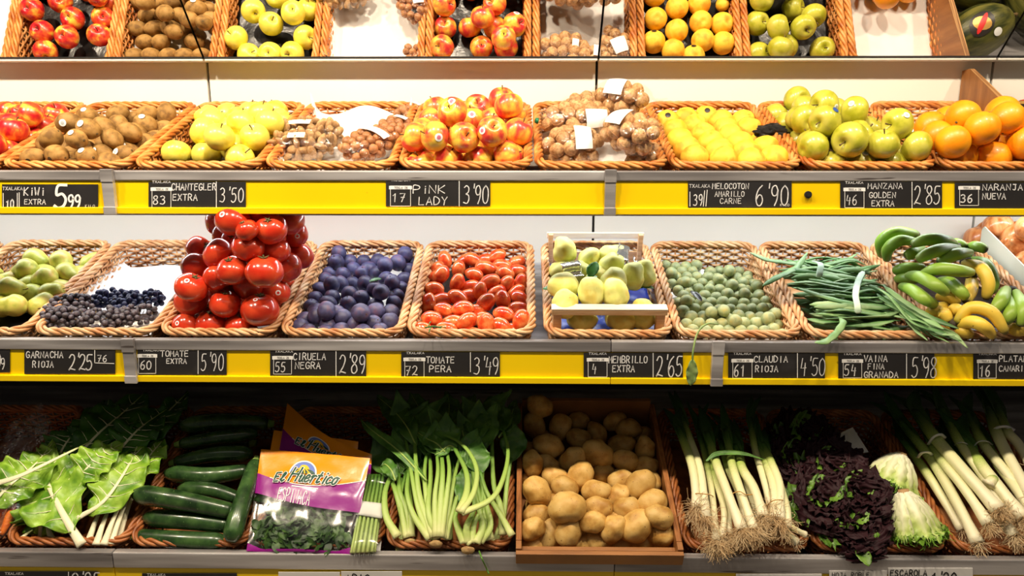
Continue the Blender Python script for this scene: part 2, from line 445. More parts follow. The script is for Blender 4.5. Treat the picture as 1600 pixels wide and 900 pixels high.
M['rubber'] = mat('tan elastic band', srgb(196, 150, 80), rough=0.6)
M['tape'] = mat('white binding tape', srgb(226, 226, 226), rough=0.45)
M['lettuce_red'] = mat('red lettuce leaf', [(0.0, srgb(96, 124, 44)), (0.22, srgb(66, 54, 36)), (0.42, srgb(48, 18, 24)), (1.0, srgb(36, 10, 18))], attr='along', mixn=0.5, scale=30, rough=0.62, spec=0.25, bump=0.4, bscale=60)
M['lettuce_green'] = mat('green lettuce leaf', [srgb(70, 108, 30), srgb(108, 146, 52)], scale=30, rough=0.4, bump=0.4, bscale=60)
M['escarole'] = mat('escarole leaf', [(0.0, srgb(240, 236, 212)), (0.26, srgb(228, 230, 186)), (0.46, srgb(190, 208, 116)), (0.85, srgb(120, 168, 50))], attr='along', mixn=0.2, scale=26, rough=0.42, bump=0.2, bscale=60)
M['stump'] = mat('cut stump', [srgb(150, 104, 66), srgb(204, 168, 116)], scale=40, rough=0.8)
M['bag_orange'] = mat('orange printed film', srgb(244, 150, 10), rough=0.28, coat=0.4, bump=0.5, bscale=14)
M['bag_purple'] = mat('purple printed film', srgb(142, 26, 132), rough=0.28, coat=0.4, bump=0.5, bscale=14)
M['logo_green'] = mat('dark green print', srgb(10, 74, 56), rough=0.4)
M['logo_white'] = mat('white print', srgb(244, 240, 236), rough=0.4)
M['logo_blue'] = mat('blue print', srgb(104, 128, 206), rough=0.4)
M['logo_sun'] = mat('yellow print', srgb(250, 196, 30), rough=0.4)
M['spinach'] = mat('spinach leaf', [srgb(20, 46, 14), srgb(44, 76, 26), srgb(70, 102, 40)], scale=40, rough=0.5)
M['carrot'] = mat('carrot', [srgb(222, 104, 20), srgb(240, 132, 36)], scale=8, stretch=(4, 4, 30), rough=0.5)
M['floor'] = mat('floor tile', [srgb(120, 112, 104), srgb(140, 132, 122)], scale=3, rough=0.4)
def mirror_mat():
    m = bpy.data.materials.new('mirror glass'); m.use_nodes = True
    b = m.node_tree.nodes['Principled BSDF']
    b.inputs['Base Color'].default_value = (0.93, 0.92, 0.90, 1); b.inputs['Metallic'].default_value = 1.0; b.inputs['Roughness'].default_value = 0.0
    return m
M['mirror'] = mirror_mat()
def emit_mat(name, c, s):
    m = bpy.data.materials.new(name); m.use_nodes = True
    b = m.node_tree.nodes['Principled BSDF']
    b.inputs['Emission Color'].default_value = c; b.inputs['Emission Strength'].default_value = s
    return m
M['tube'] = emit_mat('lamp tube', (0.94, 0.97, 1.0, 1), 1.5)

# ------------------------------------------------------------------ the setting: floor, rear wall, mirrors, shelves
XL, XR = -2.5, 2.5
fl = MB(); fl.box((XL, -0.6, -0.05), (XR, 2.6, 0.0))
tag(link('floor', fl.make('floor', M['floor'], False)), kind='structure')
wl = MB(); wl.box((XL, 2.445, 0.0), (XR, 2.52, 2.9))
wall = tag(link('wall_back', wl.make('wall_back', M['dark'], False)), kind='structure')
SEAMS = [on_y(p, 220, WALL_Y).x for p in (333, 930, 1537)]
SEAMS = [2 * SEAMS[0] - SEAMS[1]] + SEAMS + [2 * SEAMS[2] - SEAMS[1]]
for a_, b_ in zip(SEAMS[:-1], SEAMS[1:]):
    pm = MB(); pm.box((a_ + 0.004, 2.43, 0.98), (b_ - 0.004, 2.446, 1.86))  # panels end above the bottom shelf; the black wall stands in for shade there
    tag(link('wall_panel', pm.make('wall_panel', M['panel'], False), wall), kind='structure')

# tilted mirrors over the upper shelf: each one glass face, a body back to the wall and a pale ledge trim
MB_Y, MB_Z, MT = 2.375, on_y(800, 89.5, 2.375).z, R(41.5)
mdir = Vector((0, -math.sin(MT), math.cos(MT)))
mlabel = ['tilted mirror panel over the apple and kiwi baskets', 'tilted mirror panel between two seams over the pink-red apples',
          'tilted mirror panel over the yellow peaches and oranges', 'tilted mirror panel over the melons past the wood divider']
MSE = [2 * on_y(319, 92, MB_Y).x - on_y(935, 92, MB_Y).x, on_y(319, 92, MB_Y).x, on_y(935, 92, MB_Y).x, on_y(1557, 92, MB_Y).x]
MSE.append(2 * MSE[3] - MSE[2])
for i in range(4):
    a_, b_ = MSE[i] + 0.003, MSE[i + 1] - 0.003
    p0 = Vector((0, MB_Y, MB_Z)); p1 = p0 + mdir * 0.62
    root = empty('tilted_mirror', Matrix.Translation((0.5 * (a_ + b_), MB_Y, MB_Z)))
    tag(root, mlabel[i], 'mirror')
    hw = 0.5 * (b_ - a_)
    rel = lambda x, v, n=0.0: Vector((x, v.y - MB_Y, v.z - MB_Z)) + Vector((0, -math.cos(MT), -math.sin(MT))) * n
    g = MB(); g.add([rel(-hw, p0, .004), rel(hw, p0, .004), rel(hw, p1, .004), rel(-hw, p1, .004)], [(0, 1, 2, 3)])
    g.add([rel(-hw, p0), rel(hw, p0), rel(hw, p1), rel(-hw, p1)], [(3, 2, 1, 0)])
    link('glass', g.make('glass', M['mirror'], False), root)
    h = MB()
    bk = [(MB_Y, MB_Z - 0.002), (p1.y, p1.z), (2.445, p1.z + 0.02), (2.445, MB_Z - 0.002)]
    vs = [Vector((x, y - MB_Y, z - MB_Z)) + Vector((0, .001, 0)) for x in (-hw, hw) for (y, z) in bk]
    h.add(vs, [(3, 2, 1, 0), (4, 5, 6, 7), (0, 1, 5, 4), (1, 2, 6, 5), (2, 3, 7, 6), (3, 0, 4, 7)])
    link('mirror_housing', h.make('mirror_housing', M['dark'], False), root)
    t = MB(); t.box((-hw, -0.006, -0.010), (hw, 0.068, -0.003))
    bevel(link('ledge_trim', t.make('ledge_trim', M['panel'], False), root), 0.002)
    t = MB(); t.box((-hw, -0.0075, -0.0032), (hw, -0.002, 0.0015))
    link('edge_strip', t.make('edge_strip', M['dark'], False), root)

def shelf(tier, band, strip, Y, label, clips, joints, ychip):
    root = empty('display_shelf', Matrix.Translation(tier.w(0, 0, -tier.h - 0.012)))
    inv = root.matrix_world.inverted()
    tag(root, label, 'shelf')
    zt, zm, zb = (on_y(800, p, Y).z for p in (band[0], band[1], strip[1]))
    pan = MB()
    y1 = (2.43 - tier.w(0, 0, -tier.h - 0.004).y) / tier.ey.y - 0.004
    vs = [tier.w(x, y, -tier.h - z) for x in (XL + .1, XR - .1) for (y, z) in ((-0.03, 0.003), (y1, 0.003), (y1, 0.012), (-0.03, 0.012))]
    pan.add([inv @ v for v in vs], [(3, 2, 1, 0), (4, 5, 6, 7), (0, 1, 5, 4), (1, 2, 6, 5), (2, 3, 7, 6), (3, 0, 4, 7)])
    link('pan', pan.make('pan', M['steel'], False), root)
    xs = [XL + .1] + [on_y(j, band[1], Y).x for j in joints] + [XR - .1]
    for a_, b_ in zip(xs[:-1], xs[1:]):
        bm = MB(); bm.box((a_ + .0006, Y, zm), (b_ - .0006, Y + 0.022, zt), m=inv)
        bm.box((a_ + .0006, Y + 0.012, zb + 0.01), (b_ - .0006, Y + 0.022, zm), m=inv)
        bevel(link('steel_lip', bm.make('steel_lip', M['steel'], False), root), 0.003)
        sm = MB(); sm.box((a_ + .0006, Y + 0.004, zb), (b_ - .0006, Y + 0.011, zm - 0.0005), m=inv)
        sm.box((a_ + .0006, Y - 0.004, zb), (b_ - .0006, Y + 0.005, zb + 0.016), m=inv)
        bevel(link('price_strip', sm.make('price_strip', M['yellow'], False), root), 0.0015)
    for c0, c1 in clips:
        x0, x1 = on_y(c0, band[1], Y).x, on_y(c1, band[1], Y).x
        cm = MB(); cm.box((x0, Y - 0.009, zb - 0.001), (x1, Y + 0.004, zt + 0.003), m=inv)
        cm.box((x0 - .001, Y - 0.012, zb - 0.002), (x1 + .001, Y - 0.004, zb + 0.018), m=inv)
        cm.box((x0 - .001, Y - 0.011, zm - 0.003), (x1 + .001, Y, zt + 0.004), m=inv)
        bevel(link('steel_clip', cm.make('steel_clip', M['steel'], False), root), 0.0015)
    return root

Y2F, Y3F, Y4F = 1.868, 1.83, 1.695
sh2 = shelf(T2, (267, 283), (283, 335), Y2F, 'upper sloping steel shelf with yellow price strip under the fruit baskets', [(161, 179), (945, 962)], [171, 953], 0)
sh3 = shelf(T3, (533, 550), (550, 599), Y3F, 'middle sloping steel shelf with yellow price strip under tomatoes and plums', [(194, 212), (1112, 1130)], [203, 955, 1121], 0)
sh4 = shelf(T4, (869, 893), (893, 945), Y4F, 'bottom sloping steel shelf edge under the leafy vegetables and potatoes', [], [178, 960], 0)
# round lock in the upper price strip
c_ = on_y(1262, 304, Y2F + .003)
lk = MB()
for r0, z0, z1 in ((0.0085, 0, 0.006), (0.005, 0.004, 0.008)):
    v, f, a = tube([Vector((0, -z0, 0)), Vector((0, -z1, 0))], r0, 18); lk.add(v, f)
o = link('lock', lk.make('lock', M['dark'], False), sh2); o.matrix_world = Matrix.Translation(c_)
# the lamp under the upper shelf
zt_ = 1.452
lamp = tag(empty('tube_lamp', Matrix.Translation((0, 2.18, zt_ + 0.018))), 'long white tube lamp fixed beneath the upper shelf', 'lamp')
hm = MB(); hm.box((-2.3, -0.03, -0.004), (2.3, 0.03, 0.016))
link('housing', hm.make('housing', M['white_card'], False), lamp)
v, f, a = tube([Vector((-2.28, 0, -0.013)), Vector((2.28, 0, -0.013))], 0.009, 12)
tm = MB(); tm.add(v, f); link('tube', tm.make('tube', M['tube']), lamp)
tl = area('tube_light', (0, 2.18, zt_ - 0.006), (0, 2.14, 1.1), 4.5, 0.03, TUBE_W, (0.93, 0.97, 1.0))

# ------------------------------------------------------------------ wicker baskets
def rrect(w, l, r, n):
    """n points, evenly spaced, round a rectangle x in +-w/2, y in 0..l with corners r; and outward normals"""
    segs = [('l', (w/2 - r, 0), (-1, 0), w - 2*r)]
    straight = [w - 2*r, l - 2*r, w - 2*r, l - 2*r]
    arc = PI * r / 2
    tot = sum(straight) + 4 * arc
    pts, nrm = [], []
    corners = [((-w/2 + r, r), PI*1.5), ((-w/2 + r, l - r), PI), ((w/2 - r, l - r), PI*0.5), ((w/2 - r, r), 0.0)]
    starts = [((w/2 - r, 0), (-1, 0), (0, -1)), ((-w/2, r), (0, 1), (-1, 0)), ((-w/2 + r, l), (1, 0), (0, 1)), ((w/2, l - r), (0, -1), (1, 0))]
    for i in range(n):
        s = tot * i / n
        for k in range(4):
            if s < straight[k]:
                p, d, q = starts[k]
                pts.append((p[0] + d[0]*s, p[1] + d[1]*s)); nrm.append(q); break
            s -= straight[k]
            if s < arc:
                (cx, cy), a0 = corners[k]
                a = a0 - s / r
                pts.append((cx + r*math.cos(a), cy + r*math.sin(a))); nrm.append((math.cos(a), math.sin(a))); break
            s -= arc
        else:
            pts.append(pts[0]); nrm.append(nrm[0])
    return pts, nrm

BW, BH, BR = 0.322, 0.110, 0.040
def basket_meshes(wick, key):
    # rim: four strands plaited round the edge
    n = 340
    pts, nrm = rrect(BW - 0.02, BL - 0.02, BR, n)
    rim = MB()
    for s in range(4):
        path = []
        for i in range(n):
            a = 2*PI*(i * 13 / n + s / 4)
            q = Vector((pts[i][0], pts[i][1] + 0.01, -0.004))
            path.append(q + Vector((nrm[i][0], nrm[i][1], 0)) * (0.0074*math.cos(a)) + Vector((0, 0, 0.0062*math.sin(a))))
        v, f, a = tube(path, 0.0049, 7, closed=True); rim.add(v, f)
    # sides: rows of cane woven in and out of stakes
    side = MB()
    ns = 56; n = ns * 4
    rows = 9
    for r in range(rows):
        z = -0.0165 - r * 0.0102
        k = 1 - 0.055 * (r / rows)
        pts, nrm = rrect((BW - 0.03) * k, (BL - 0.03) * k, BR * 0.95, n)
        path = []
        for i in range(n):
            ph = 2*PI*(i / 8.0) + PI * (r % 2)
            path.append(Vector((pts[i][0], pts[i][1] + 0.015 + (BL - .03)*(1-k)/2, z)) + Vector((nrm[i][0], nrm[i][1], 0)) * (0.0046*math.cos(ph)))
        v, f, a = tube(path, 0.0037, 5, closed=True); side.add(v, f)
    pt, nt_ = rrect(BW - 0.03, BL - 0.03, BR*.95, ns)
    pb, nb_ = rrect((BW - 0.03)*.945, (BL - 0.03)*.945, BR*.95, ns)
    for i in range(ns):
        a = Vector((pt[i][0], pt[i][1] + 0.015, -0.004)); b = Vector((pb[i][0], pb[i][1] + 0.015 + (BL-.03)*.0275, -BH + 0.002))
        v, f, al = tube([a, b], 0.0027, 5); side.add(v, f)
    base = MB()
    pb, nb_ = rrect((BW - 0.03)*.945, (BL - 0.03)*.945, BR*.95, 64)
    vs = [Vector((p[0], p[1] + 0.015 + (BL-.03)*.0275, z)) for z in (-BH - 0.003, -BH + 0.003) for p in pb]
    base.add(vs, [tuple(range(64)), tuple(reversed(range(64, 128)))] + [(i, i + 64, (i + 1) % 64 + 64, (i + 1) % 64) for i in range(64)])
    return (rim.make('rim_' + key, wick), side.make('woven_side_' + key, wick), base.make('base_' + key, wick, False))

BM = {2: basket_meshes(M['wicker'], 'honey'), 3: basket_meshes(M['wicker_lit'], 'pale'), 4: basket_meshes(M['wicker_dark'], 'brown')}
BK = {}
def basket(key, tier, k, px0, px1, row, label):
    """a wicker basket whose front rim spans the two pixels; BK keeps (tier, centre x, inner half width)"""
    x0 = tier.px(px0, row, 0).x; x1 = tier.px(px1, row, 0).x
    xc, w = 0.5 * (x0 + x1), (x1 - x0) - 0.003
    m = tier.m.copy(); m.translation = tier.w(xc, 0, 0)
    root = empty('wicker_basket', m)
    tag(root, label, 'basket')
    for nm, me in zip(('rim', 'woven_side', 'base'), BM[k]):
        o = link(nm, me, root); o.scale = (w / BW, 1, 1)
    BK[key] = (tier, xc, w / 2)
    return root

for key, a_, b_, lab in (
    ('A-1', -424, -217, 'honey wicker basket lined with paper beside the red apples, at the shelf end'),
    ('A0', -217, -8, 'honey wicker basket of red and yellow apples beside the kiwis'),
    ('A1', -8, 200, 'honey wicker basket heaped with brown kiwis'),
    ('A2', 201, 406, 'honey wicker basket of pale yellow apples next to the kiwis'),
    ('A3', 407, 618, 'honey wicker basket with white paper and bagged almonds and hazelnuts'),
    ('A4', 619, 833, 'honey wicker basket heaped with rosy pink apples'),
    ('A5', 835, 1047, 'honey wicker basket piled with bags of walnuts'),
    ('A6', 1048, 1259, 'honey wicker basket of yellow peaches'),
    ('A7', 1260, 1472, 'honey wicker basket heaped with yellow-green apples'),
    ('A8', 1473, 1686, 'honey wicker basket of oranges next to the wood divider')):
    basket(key, T2, 2, a_, b_, 258, lab)
for key, a_, b_, lab in (
    ('B-1', -370, -167, 'pale wicker basket cut off beside the pears at the shelf end'),
    ('B0', -165, 38, 'pale wicker basket of green pears'),
    ('B1', 40, 240, 'pale wicker basket with dark grapes on white paper'),
    ('B2', 240, 430, 'pale wicker basket under the tall heap of red tomatoes'),
    ('B3', 431, 631, 'pale wicker basket of dark blue plums'),
    ('B4', 632, 838, 'pale wicker basket of elongated red tomatoes'),
    ('B5', 850, 1055, 'pale wicker basket holding the wooden crate of quinces'),
    ('B6', 1056, 1259, 'pale wicker basket of small green plums'),
    ('B7', 1260, 1468, 'pale wicker basket of flat green beans'),
    ('B8', 1469, 1680, 'pale wicker basket of green and yellow bananas')):
    basket(key, T3, 3, a_, b_, 522, lab)
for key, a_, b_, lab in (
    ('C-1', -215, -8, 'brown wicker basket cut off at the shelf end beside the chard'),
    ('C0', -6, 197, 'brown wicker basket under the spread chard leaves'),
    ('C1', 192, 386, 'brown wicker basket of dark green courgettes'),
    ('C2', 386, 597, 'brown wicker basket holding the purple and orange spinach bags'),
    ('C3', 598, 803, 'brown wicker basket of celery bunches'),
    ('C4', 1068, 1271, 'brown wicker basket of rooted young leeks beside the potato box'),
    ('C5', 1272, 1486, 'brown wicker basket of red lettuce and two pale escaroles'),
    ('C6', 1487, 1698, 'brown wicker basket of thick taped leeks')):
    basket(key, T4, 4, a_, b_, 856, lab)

SLOPE = {'A': 0.035, 'B': 0.075, 'C': 0.0, 'P': 0.0, 'B5': .052, 'B8': .03, 'A-1': .03}
YMIN = {'B5': .042}
# what lines a basket: a sheet with a raised, curled edge, held a little above the base
def liner(key, name, m, z, label, cat, y0=0.02, y1=BL - 0.025, inset=0.022, curl=0.0, x0=None, x1=None, wav=0.003, fold=0.0):
    t, xc, hw = BK[key]; sl = SLOPE.get(key, SLOPE[key[0]])
    a_ = -hw + inset if x0 is None else x0; b_ = hw - inset if x1 is None else x1
    nx, ny = 26, 34
    top = []
    for j in range(ny):
        for i in range(nx):
            u, v = i/(nx-1), j/(ny-1)
            zz = z - sl*(y0 + (y1 - y0)*v) + wav * mnoise.noise(Vector((u*5, v*7, xc*9)))
            e = max(0, (v - 0.88) / 0.12)
            zz += curl * e * e * (1 + 0.22 * math.sin(u*9 + xc*20))
            su = max(0, (abs(u - .5) - .42) / .08)
            zz += fold * su * su
            top.append(Vector((a_ + (b_ - a_)*u, y0 + (y1 - y0)*v - 0.02*e*e*(curl > 0), zz)))
    n = len(top)
    vs = top + [p - Vector((0, 0, 0.0015)) for p in top]
    fs = []
    for j in range(ny - 1):
        for i in range(nx - 1):
            p = j*nx + i
            fs.append((p, p + 1, p + nx + 1, p + nx)); fs.append((n + p, n + p + nx, n + p + nx + 1, n + p + 1))
    edge = [i for i in range(nx)] + [j*nx + nx - 1 for j in range(1, ny)] + [(ny-1)*nx + i for i in range(nx - 2, -1, -1)] + [j*nx for j in range(ny - 2, 0, -1)]
    for q in range(len(edge)):
        p, r = edge[q], edge[(q + 1) % len(edge)]
        fs.append((p, n + p, n + r, r))
    # short folded legs down to the base, so that the sheet stands in its basket
    mb = MB(); mb.add(vs, fs)
    for s in (a_ + 0.02, b_ - 0.022):
        mb.box((s, y0 + 0.03, -BH + 0.004), (s + 0.002, y1 - 0.05, z - sl*(y1 - .05) - .002))
    mm = t.m.copy(); mm.translation = t.w(xc, 0, 0)
    o = link(name, mb.make(name, m)); o.matrix_world = mm
    return tag(o, label, cat)

# ------------------------------------------------------------------ heaps
ORD = 'first second third fourth fifth sixth seventh eighth ninth tenth eleventh twelfth thirteenth fourteenth fifteenth sixteenth seventeenth eighteenth'.split()
def Zm(x0, y0, s, items):                       # positions read in an enlarged crop -> photo pixels
    return [(x0 + t[0] / s, y0 + t[1] / s) + tuple(t[2:]) for t in items]

def relax(pos, rad, key, z0, it=60, keep=0.12, tight=0.93, top=0.0):
    t, xc, hw = BK[key]; sl = SLOPE.get(key, SLOPE[key[0]])
    p = np.array(pos, float); o = p.copy(); r = np.array(rad, float)
    for _ in range(it):
        d = p[:, None] - p[None]
        D = np.linalg.norm(d, axis=2) + 1e-9
        mn = (r[:, None] + r[None]) * tight
        ov = np.clip(mn - D, 0, None); np.fill_diagonal(ov, 0)
        p += (d / D[..., None] * (ov * 0.36)[..., None]).sum(1)
        p += (o - p) * keep * (1 if _ < it * 0.7 else 0.2)
        low = p[:, 2] < (0.05 if key in YMIN else 0.018)
        lim = hw - 0.017 - r * 0.92
        p[low, 0] = np.clip(p[low, 0], (xc - lim)[low], (xc + lim)[low])
        p[low, 1] = np.clip(p[low, 1], YMIN.get(key, 0.02) + r[low] * 0.9, BL - 0.02 - r[low] * 0.9)
        p[:, 1] = np.maximum(p[:, 1], .016 + .75*r)
        ex = np.where(p[:, 2] > .07, .05, 0); p[:, 0] = np.clip(p[:, 0], xc - hw + .008 + .55*r - ex, xc + hw - .008 - .55*r + ex)
        p[:, 2] = np.maximum(p[:, 2], z0 - sl*np.clip(p[:, 1], 0, BL) + r * 0.97)
    return p

def heap(key, items, r, z0, step=1.45, fill=False, fill_y=(0.0, BL), jit=0.0, tight=0.93, keep=0.12):
    sl = SLOPE.get(key, SLOPE[key[0]])
    """items (px, py, layer, options): places on the sight lines, settled so that neighbours touch. Returns [(local pos, radius, options, is_fill)]"""
    t, xc, hw = BK[key]
    pos, rad, op = [], [], []
    for it in items:
        o = it[3] if len(it) > 3 else {}
        rr = r * o.get('k', 1.0) * (1 + random.uniform(-jit, jit))
        c_ = z0 + rr + it[2] * step * r
        q = t.px(it[0], it[1], c_ - sl*.2)
        for _ in range(3): q = t.px(it[0], it[1], c_ - sl*max(0, min(BL, q.y)))
        ylo, yhi = YMIN.get(key, .02) + .9*rr, BL - .02 - .9*rr
        if q.y < ylo: q = t.at_y(it[0], it[1], ylo)
        if q.y > yhi: q = t.at_y(it[0], it[1], yhi)
        if q.z < .03: q.x = max(xc - hw + .016 + .9*rr, min(xc + hw - .016 - .9*rr, q.x))
        pos.append(q); rad.append(rr); op.append(o)
    n = len(pos)
    if fill:
        y = max(0.02 + r, fill_y[0]); odd = 0
        while y < min(BL - 0.02 - r, fill_y[1]) + 0.002:
            x = xc - hw + 0.018 + r + (r if odd else 0)
            while x < xc + hw - 0.016 - r:
                q = Vector((x, y, z0 - sl*y + r))
                if all((q - Vector(p)).length > 1.72 * r for p in pos[:n]):
                    pos.append(q); rad.append(r * random.uniform(0.95, 1.02)); op.append({})
                x += 2.06 * r
            y += 1.82 * r; odd = 1 - odd
    p = relax(pos, rad, key, z0, tight=tight, keep=keep)
    return [(Vector(p[i]), rad[i], op[i], i >= n) for i in range(len(pos))]

def row_names(worlds, dia_px, nbr):
    """for things seen at these places: (rank, row) phrases that single each out"""
    pj = [project(w) for w in worlds]
    order = sorted(range(len(pj)), key=lambda i: -pj[i][1])
    rows, cur = [], []
    for i in order:
        if cur and pj[cur[0]][1] - pj[i][1] > dia_px * 0.62:
            rows.append(cur); cur = []
        cur.append(i)
    if cur: rows.append(cur)
    out = [None] * len(pj)
    for k, row in enumerate(rows):
        row.sort(key=lambda i: pj[i][0])
        rn = 'front row' if k == 0 else ('rearmost row' if k == len(rows) - 1 and k > 1 else ORD[min(k, 17)] + ' row up')
        for j, i in enumerate(row):
            if len(row) == 1: out[i] = 'alone in the ' + rn
            elif j == 0: out[i] = 'nearest the %s in the %s' % (nbr, rn)
            else: out[i] = '%s from the %s in the %s' % (ORD[min(j, 17)], nbr, rn)
    return out

class Kind:
    def __init__(s, name, Rf, m, stem=None, variants=3, nz=0.03, nscale=1.6, sx=1, sy=1, nu=28, nv=18):
        s.name, s.Rf = name, Rf
        s.me = [mesh(name, *polar(Rf, nu, nv, nz, nscale, k + 1, sx, sy), m) for k in range(variants)]
        s.stem = stem

def fruit(kind, loc, r, rot, label, cat, group, sticker=None, smat=None, stem=True, vi=None, ink=True):
    o = link(kind.name, random.choice(kind.me) if vi is None else kind.me[vi])
    o.matrix_world = place(rot, loc, r)
    tag(o, label, cat, group)
    if kind.stem and stem:
        nm, me = kind.stem
        c = link(nm, me, o)
    if sticker is not None:
        dx, dy, ang = sticker
        d = (-CF + CX * dx + CU * dy).normalized()
        d = rot.to_3x3().inverted() @ d
        s = link('sticker', mesh('sticker', *patch(kind.Rf, d, ang, 1.03), smat or M['sticker']), o)
        tag(s, 'round white fruit sticker' if smat in (None, M['sticker']) else 'round dark fruit sticker')
        if ink and smat in (None, M['sticker']):
            k = link('sticker_print', mesh('sticker_print', *patch(kind.Rf, d, ang * 0.5, 1.036), M['sticker_ink'] if ink is True else ink), s)
    return o

def spread_heap(hp, kind, t, desc, cat, group, nbr, dia_px, rotf, smat=None, ink=True, stem=True, deep=None):
    vis = [h for h in hp if not h[3]]
    names = row_names([t.w(*h[0]) for h in vis], dia_px, nbr)
    for h, nm in zip(vis, names):
        o = h[2]
        d = o.get('d', desc)
        rot = rotf(o) if 'ax' not in o else rot_to(img_axis(*o['ax']), random.uniform(0, 6.28))
        fruit(kind, t.w(*h[0]), h[1], rot, '%s, %s' % (d, nm), cat, group, o.get('s'), o.get('sm', smat), o.get('stem', stem), ink=o.get('ink', ink))
    for h in hp:
        if h[3]:
            fruit(kind, t.w(*h[0]), h[1], rotf({}), deep or ('%s deep under the others in its basket' % desc), cat, group, None)

def stem_mesh(name, z0, z1, r, m, bend=0.1):
    v, f, a = tube(smoothpath([(0, 0, z0), (bend*0.3, 0, (z0+z1)/2), (bend, 0, z1)], 6), [r*0.8, r*.8, r*.8, r*.9, r, r*1.3], 6)
    return mesh(name, v, f, m)

def apple_R(th):
    return (1 - 0.10*math.cos(th)**2) * (1.0 + 0.03*math.cos(th)) - 0.40*math.exp(-(th/0.30)**2) - 0.2*math.exp(-((PI-th)/0.26)**2)
def ell_R(a):                                   # prolate: half length a along z, 1 across
    return lambda th: 1.0 / math.sqrt((math.cos(th)/a)**2 + math.sin(th)**2)
st_apple = ('stem', stem_mesh('apple_stem', 0.48, 1.02, 0.045, M['stem'], 0.12))
K_apple_red = Kind('apple', apple_R, M['apple_red'], st_apple)
K_apple_pink = Kind('apple', apple_R, M['apple_pink'], st_apple)
K_apple_yel = Kind('apple', apple_R, M['apple_yellow'], st_apple)
K_apple_grn = Kind('apple', apple_R, M['apple_green'], st_apple)
kb = ('stem_end', mesh('kiwi_end', *[tube([Vector((0, 0, 1.15)), Vector((0, 0, 1.27))], [0.2, 0.08], 10)[i] for i in (0, 1)], M['stem']))
K_kiwi = Kind('kiwi', ell_R(1.24), M['kiwi'], kb, sx=1.0, sy=0.92, nz=0.04)
ob = ('stem_scar', mesh('orange_scar', *[tube([Vector((0, 0, 0.95)), Vector((0, 0, 1.0))], [0.09, 0.05], 10)[i] for i in (0, 1)], M['calyx']))
K_orange = Kind('orange', lambda th: 1.0 + 0.03*math.exp(-((PI-th)/.4)**2) - 0.04*math.exp(-(th/.2)**2), M['orange'], ob, nz=0.02)
K_peach = Kind('peach', lambda th: 1.0 - 0.2*math.exp(-(th/0.25)**2) + 0.05*math.exp(-((PI-th)/.25)**2), M['peach'], nz=0.03)

# --- A0 red and yellow apples
it = [(33,180,0.55),(57,190,0.88),(89,181,0.55),(85,196,0.39),(33,206,0.88),(4,207,0.55),(28,231,0.55),(3,232,0.33),(18,193,0.44),(58,209,0.28),(-20,222,0.55),(-28,200,0.55),(-15,185,0.44),(10,178,0.39),(-50,215,0.66),(-60,235,0.39),(-70,195,0.55),(-90,225,0.55)]
hp = heap('A0', it, 0.037, -0.055, fill=True)
spread_heap(hp, K_apple_red, T2, 'red and yellow apple', 'apple', 'red apples beside the kiwis', 'shelf end', 44, lambda o: up_rot(70))
liner('A0', 'tray_liner', M['tray'], -0.058, 'black tray under the red and yellow apples', 'tray')
liner('A-1', 'paper_liner', M['paper'], -0.055, 'white paper in the end basket before the red apples', 'paper', curl=0.02)
it = [(-300,235,0),(-270,240,0),(-240,236,0),(-330,238,0),(-285,215,0.2),(-255,214,0.2)]
hp = heap('A-1', it, 0.027, -0.052)
spread_heap(hp, K_kiwi, T2, 'brown kiwi in the end basket', 'kiwi', 'kiwis at the shelf end', 'shelf end', 40, lambda o: rand_rot())

# --- A1 kiwis
S = {'s': (-0.1, 0.55, 0.3), 'd': 'brown kiwi with white sticker'}
def Sx(**k): q = dict(S); q.update(k); return q
it = [(51,246,1,{'ax':(10,.2),'s':(0.1,-0.6,.26),'sm':M['sticker_dark'],'d':'brown kiwi with dark sticker'}),(93,245,1,{'ax':(-20,.4),'s':(-.2,-.7,.22),'sm':M['sticker_dark'],'d':'brown kiwi with dark sticker'}),
      (140,246,1,Sx(ax=(-10,.7))),(80,217,1.7,{'ax':(35,.4)}),(120,218,2.0,Sx(ax=(-12,.5))),(57,228,.7),(107,192,2.2,Sx(s=(0,-.2,.34),ax=(10,.1))),(138,201,2.3,Sx(s=(-.3,.35,.34),ax=(-30,.3))),(137,181,1.8,Sx(ax=(-8,.2),s=(0,.6,.3))),
      (163,198,1.8,{'ax':(-38,.1)}),(184,177,1.7,{'ax':(20,0)}),(186,194,1.6,{'ax':(-40,.4)}),(176,224,1.2,{'ax':(-42,.2)}),(163,233,1.0,Sx(ax=(-40,.2),s=(-.5,.3,.28))),(196,217,1.2,{'ax':(-25,.1)}),(173,252,.5),(110,259,.3),
      (210,188,.8),(233,178,1.5,{'ax':(10,0)}),(263,181,1.3,{'ax':(75,.1)}),(216,207,.8,{'ax':(-50,.1)}),(232,201,.8,Sx(s=(0,.75,.3),ax=(-30,0))),(258,199,.7,{'ax':(10,0)}),(227,224,.6,{'ax':(10,0)}),(202,232,.6,Sx(s=(-.2,.5,.3))),(190,243,.5,Sx(s=(-.4,.3,.34))),(239,214,.3)]
hp = heap('A1', it, 0.0265, -0.055, fill=True, jit=0.05)
def kiwi_rot(o): return rot_to(img_axis(random.uniform(-60, 40), random.uniform(-.3, .4)), random.uniform(0, 6))
spread_heap(hp, K_kiwi, T2, 'brown kiwi', 'kiwi', 'kiwis in the wicker basket', 'red apples', 32, kiwi_rot, ink=M['sticker_grey'])
liner('A1', 'paper_liner', M['paper'], -0.058, 'white paper under the heap of kiwis', 'paper')

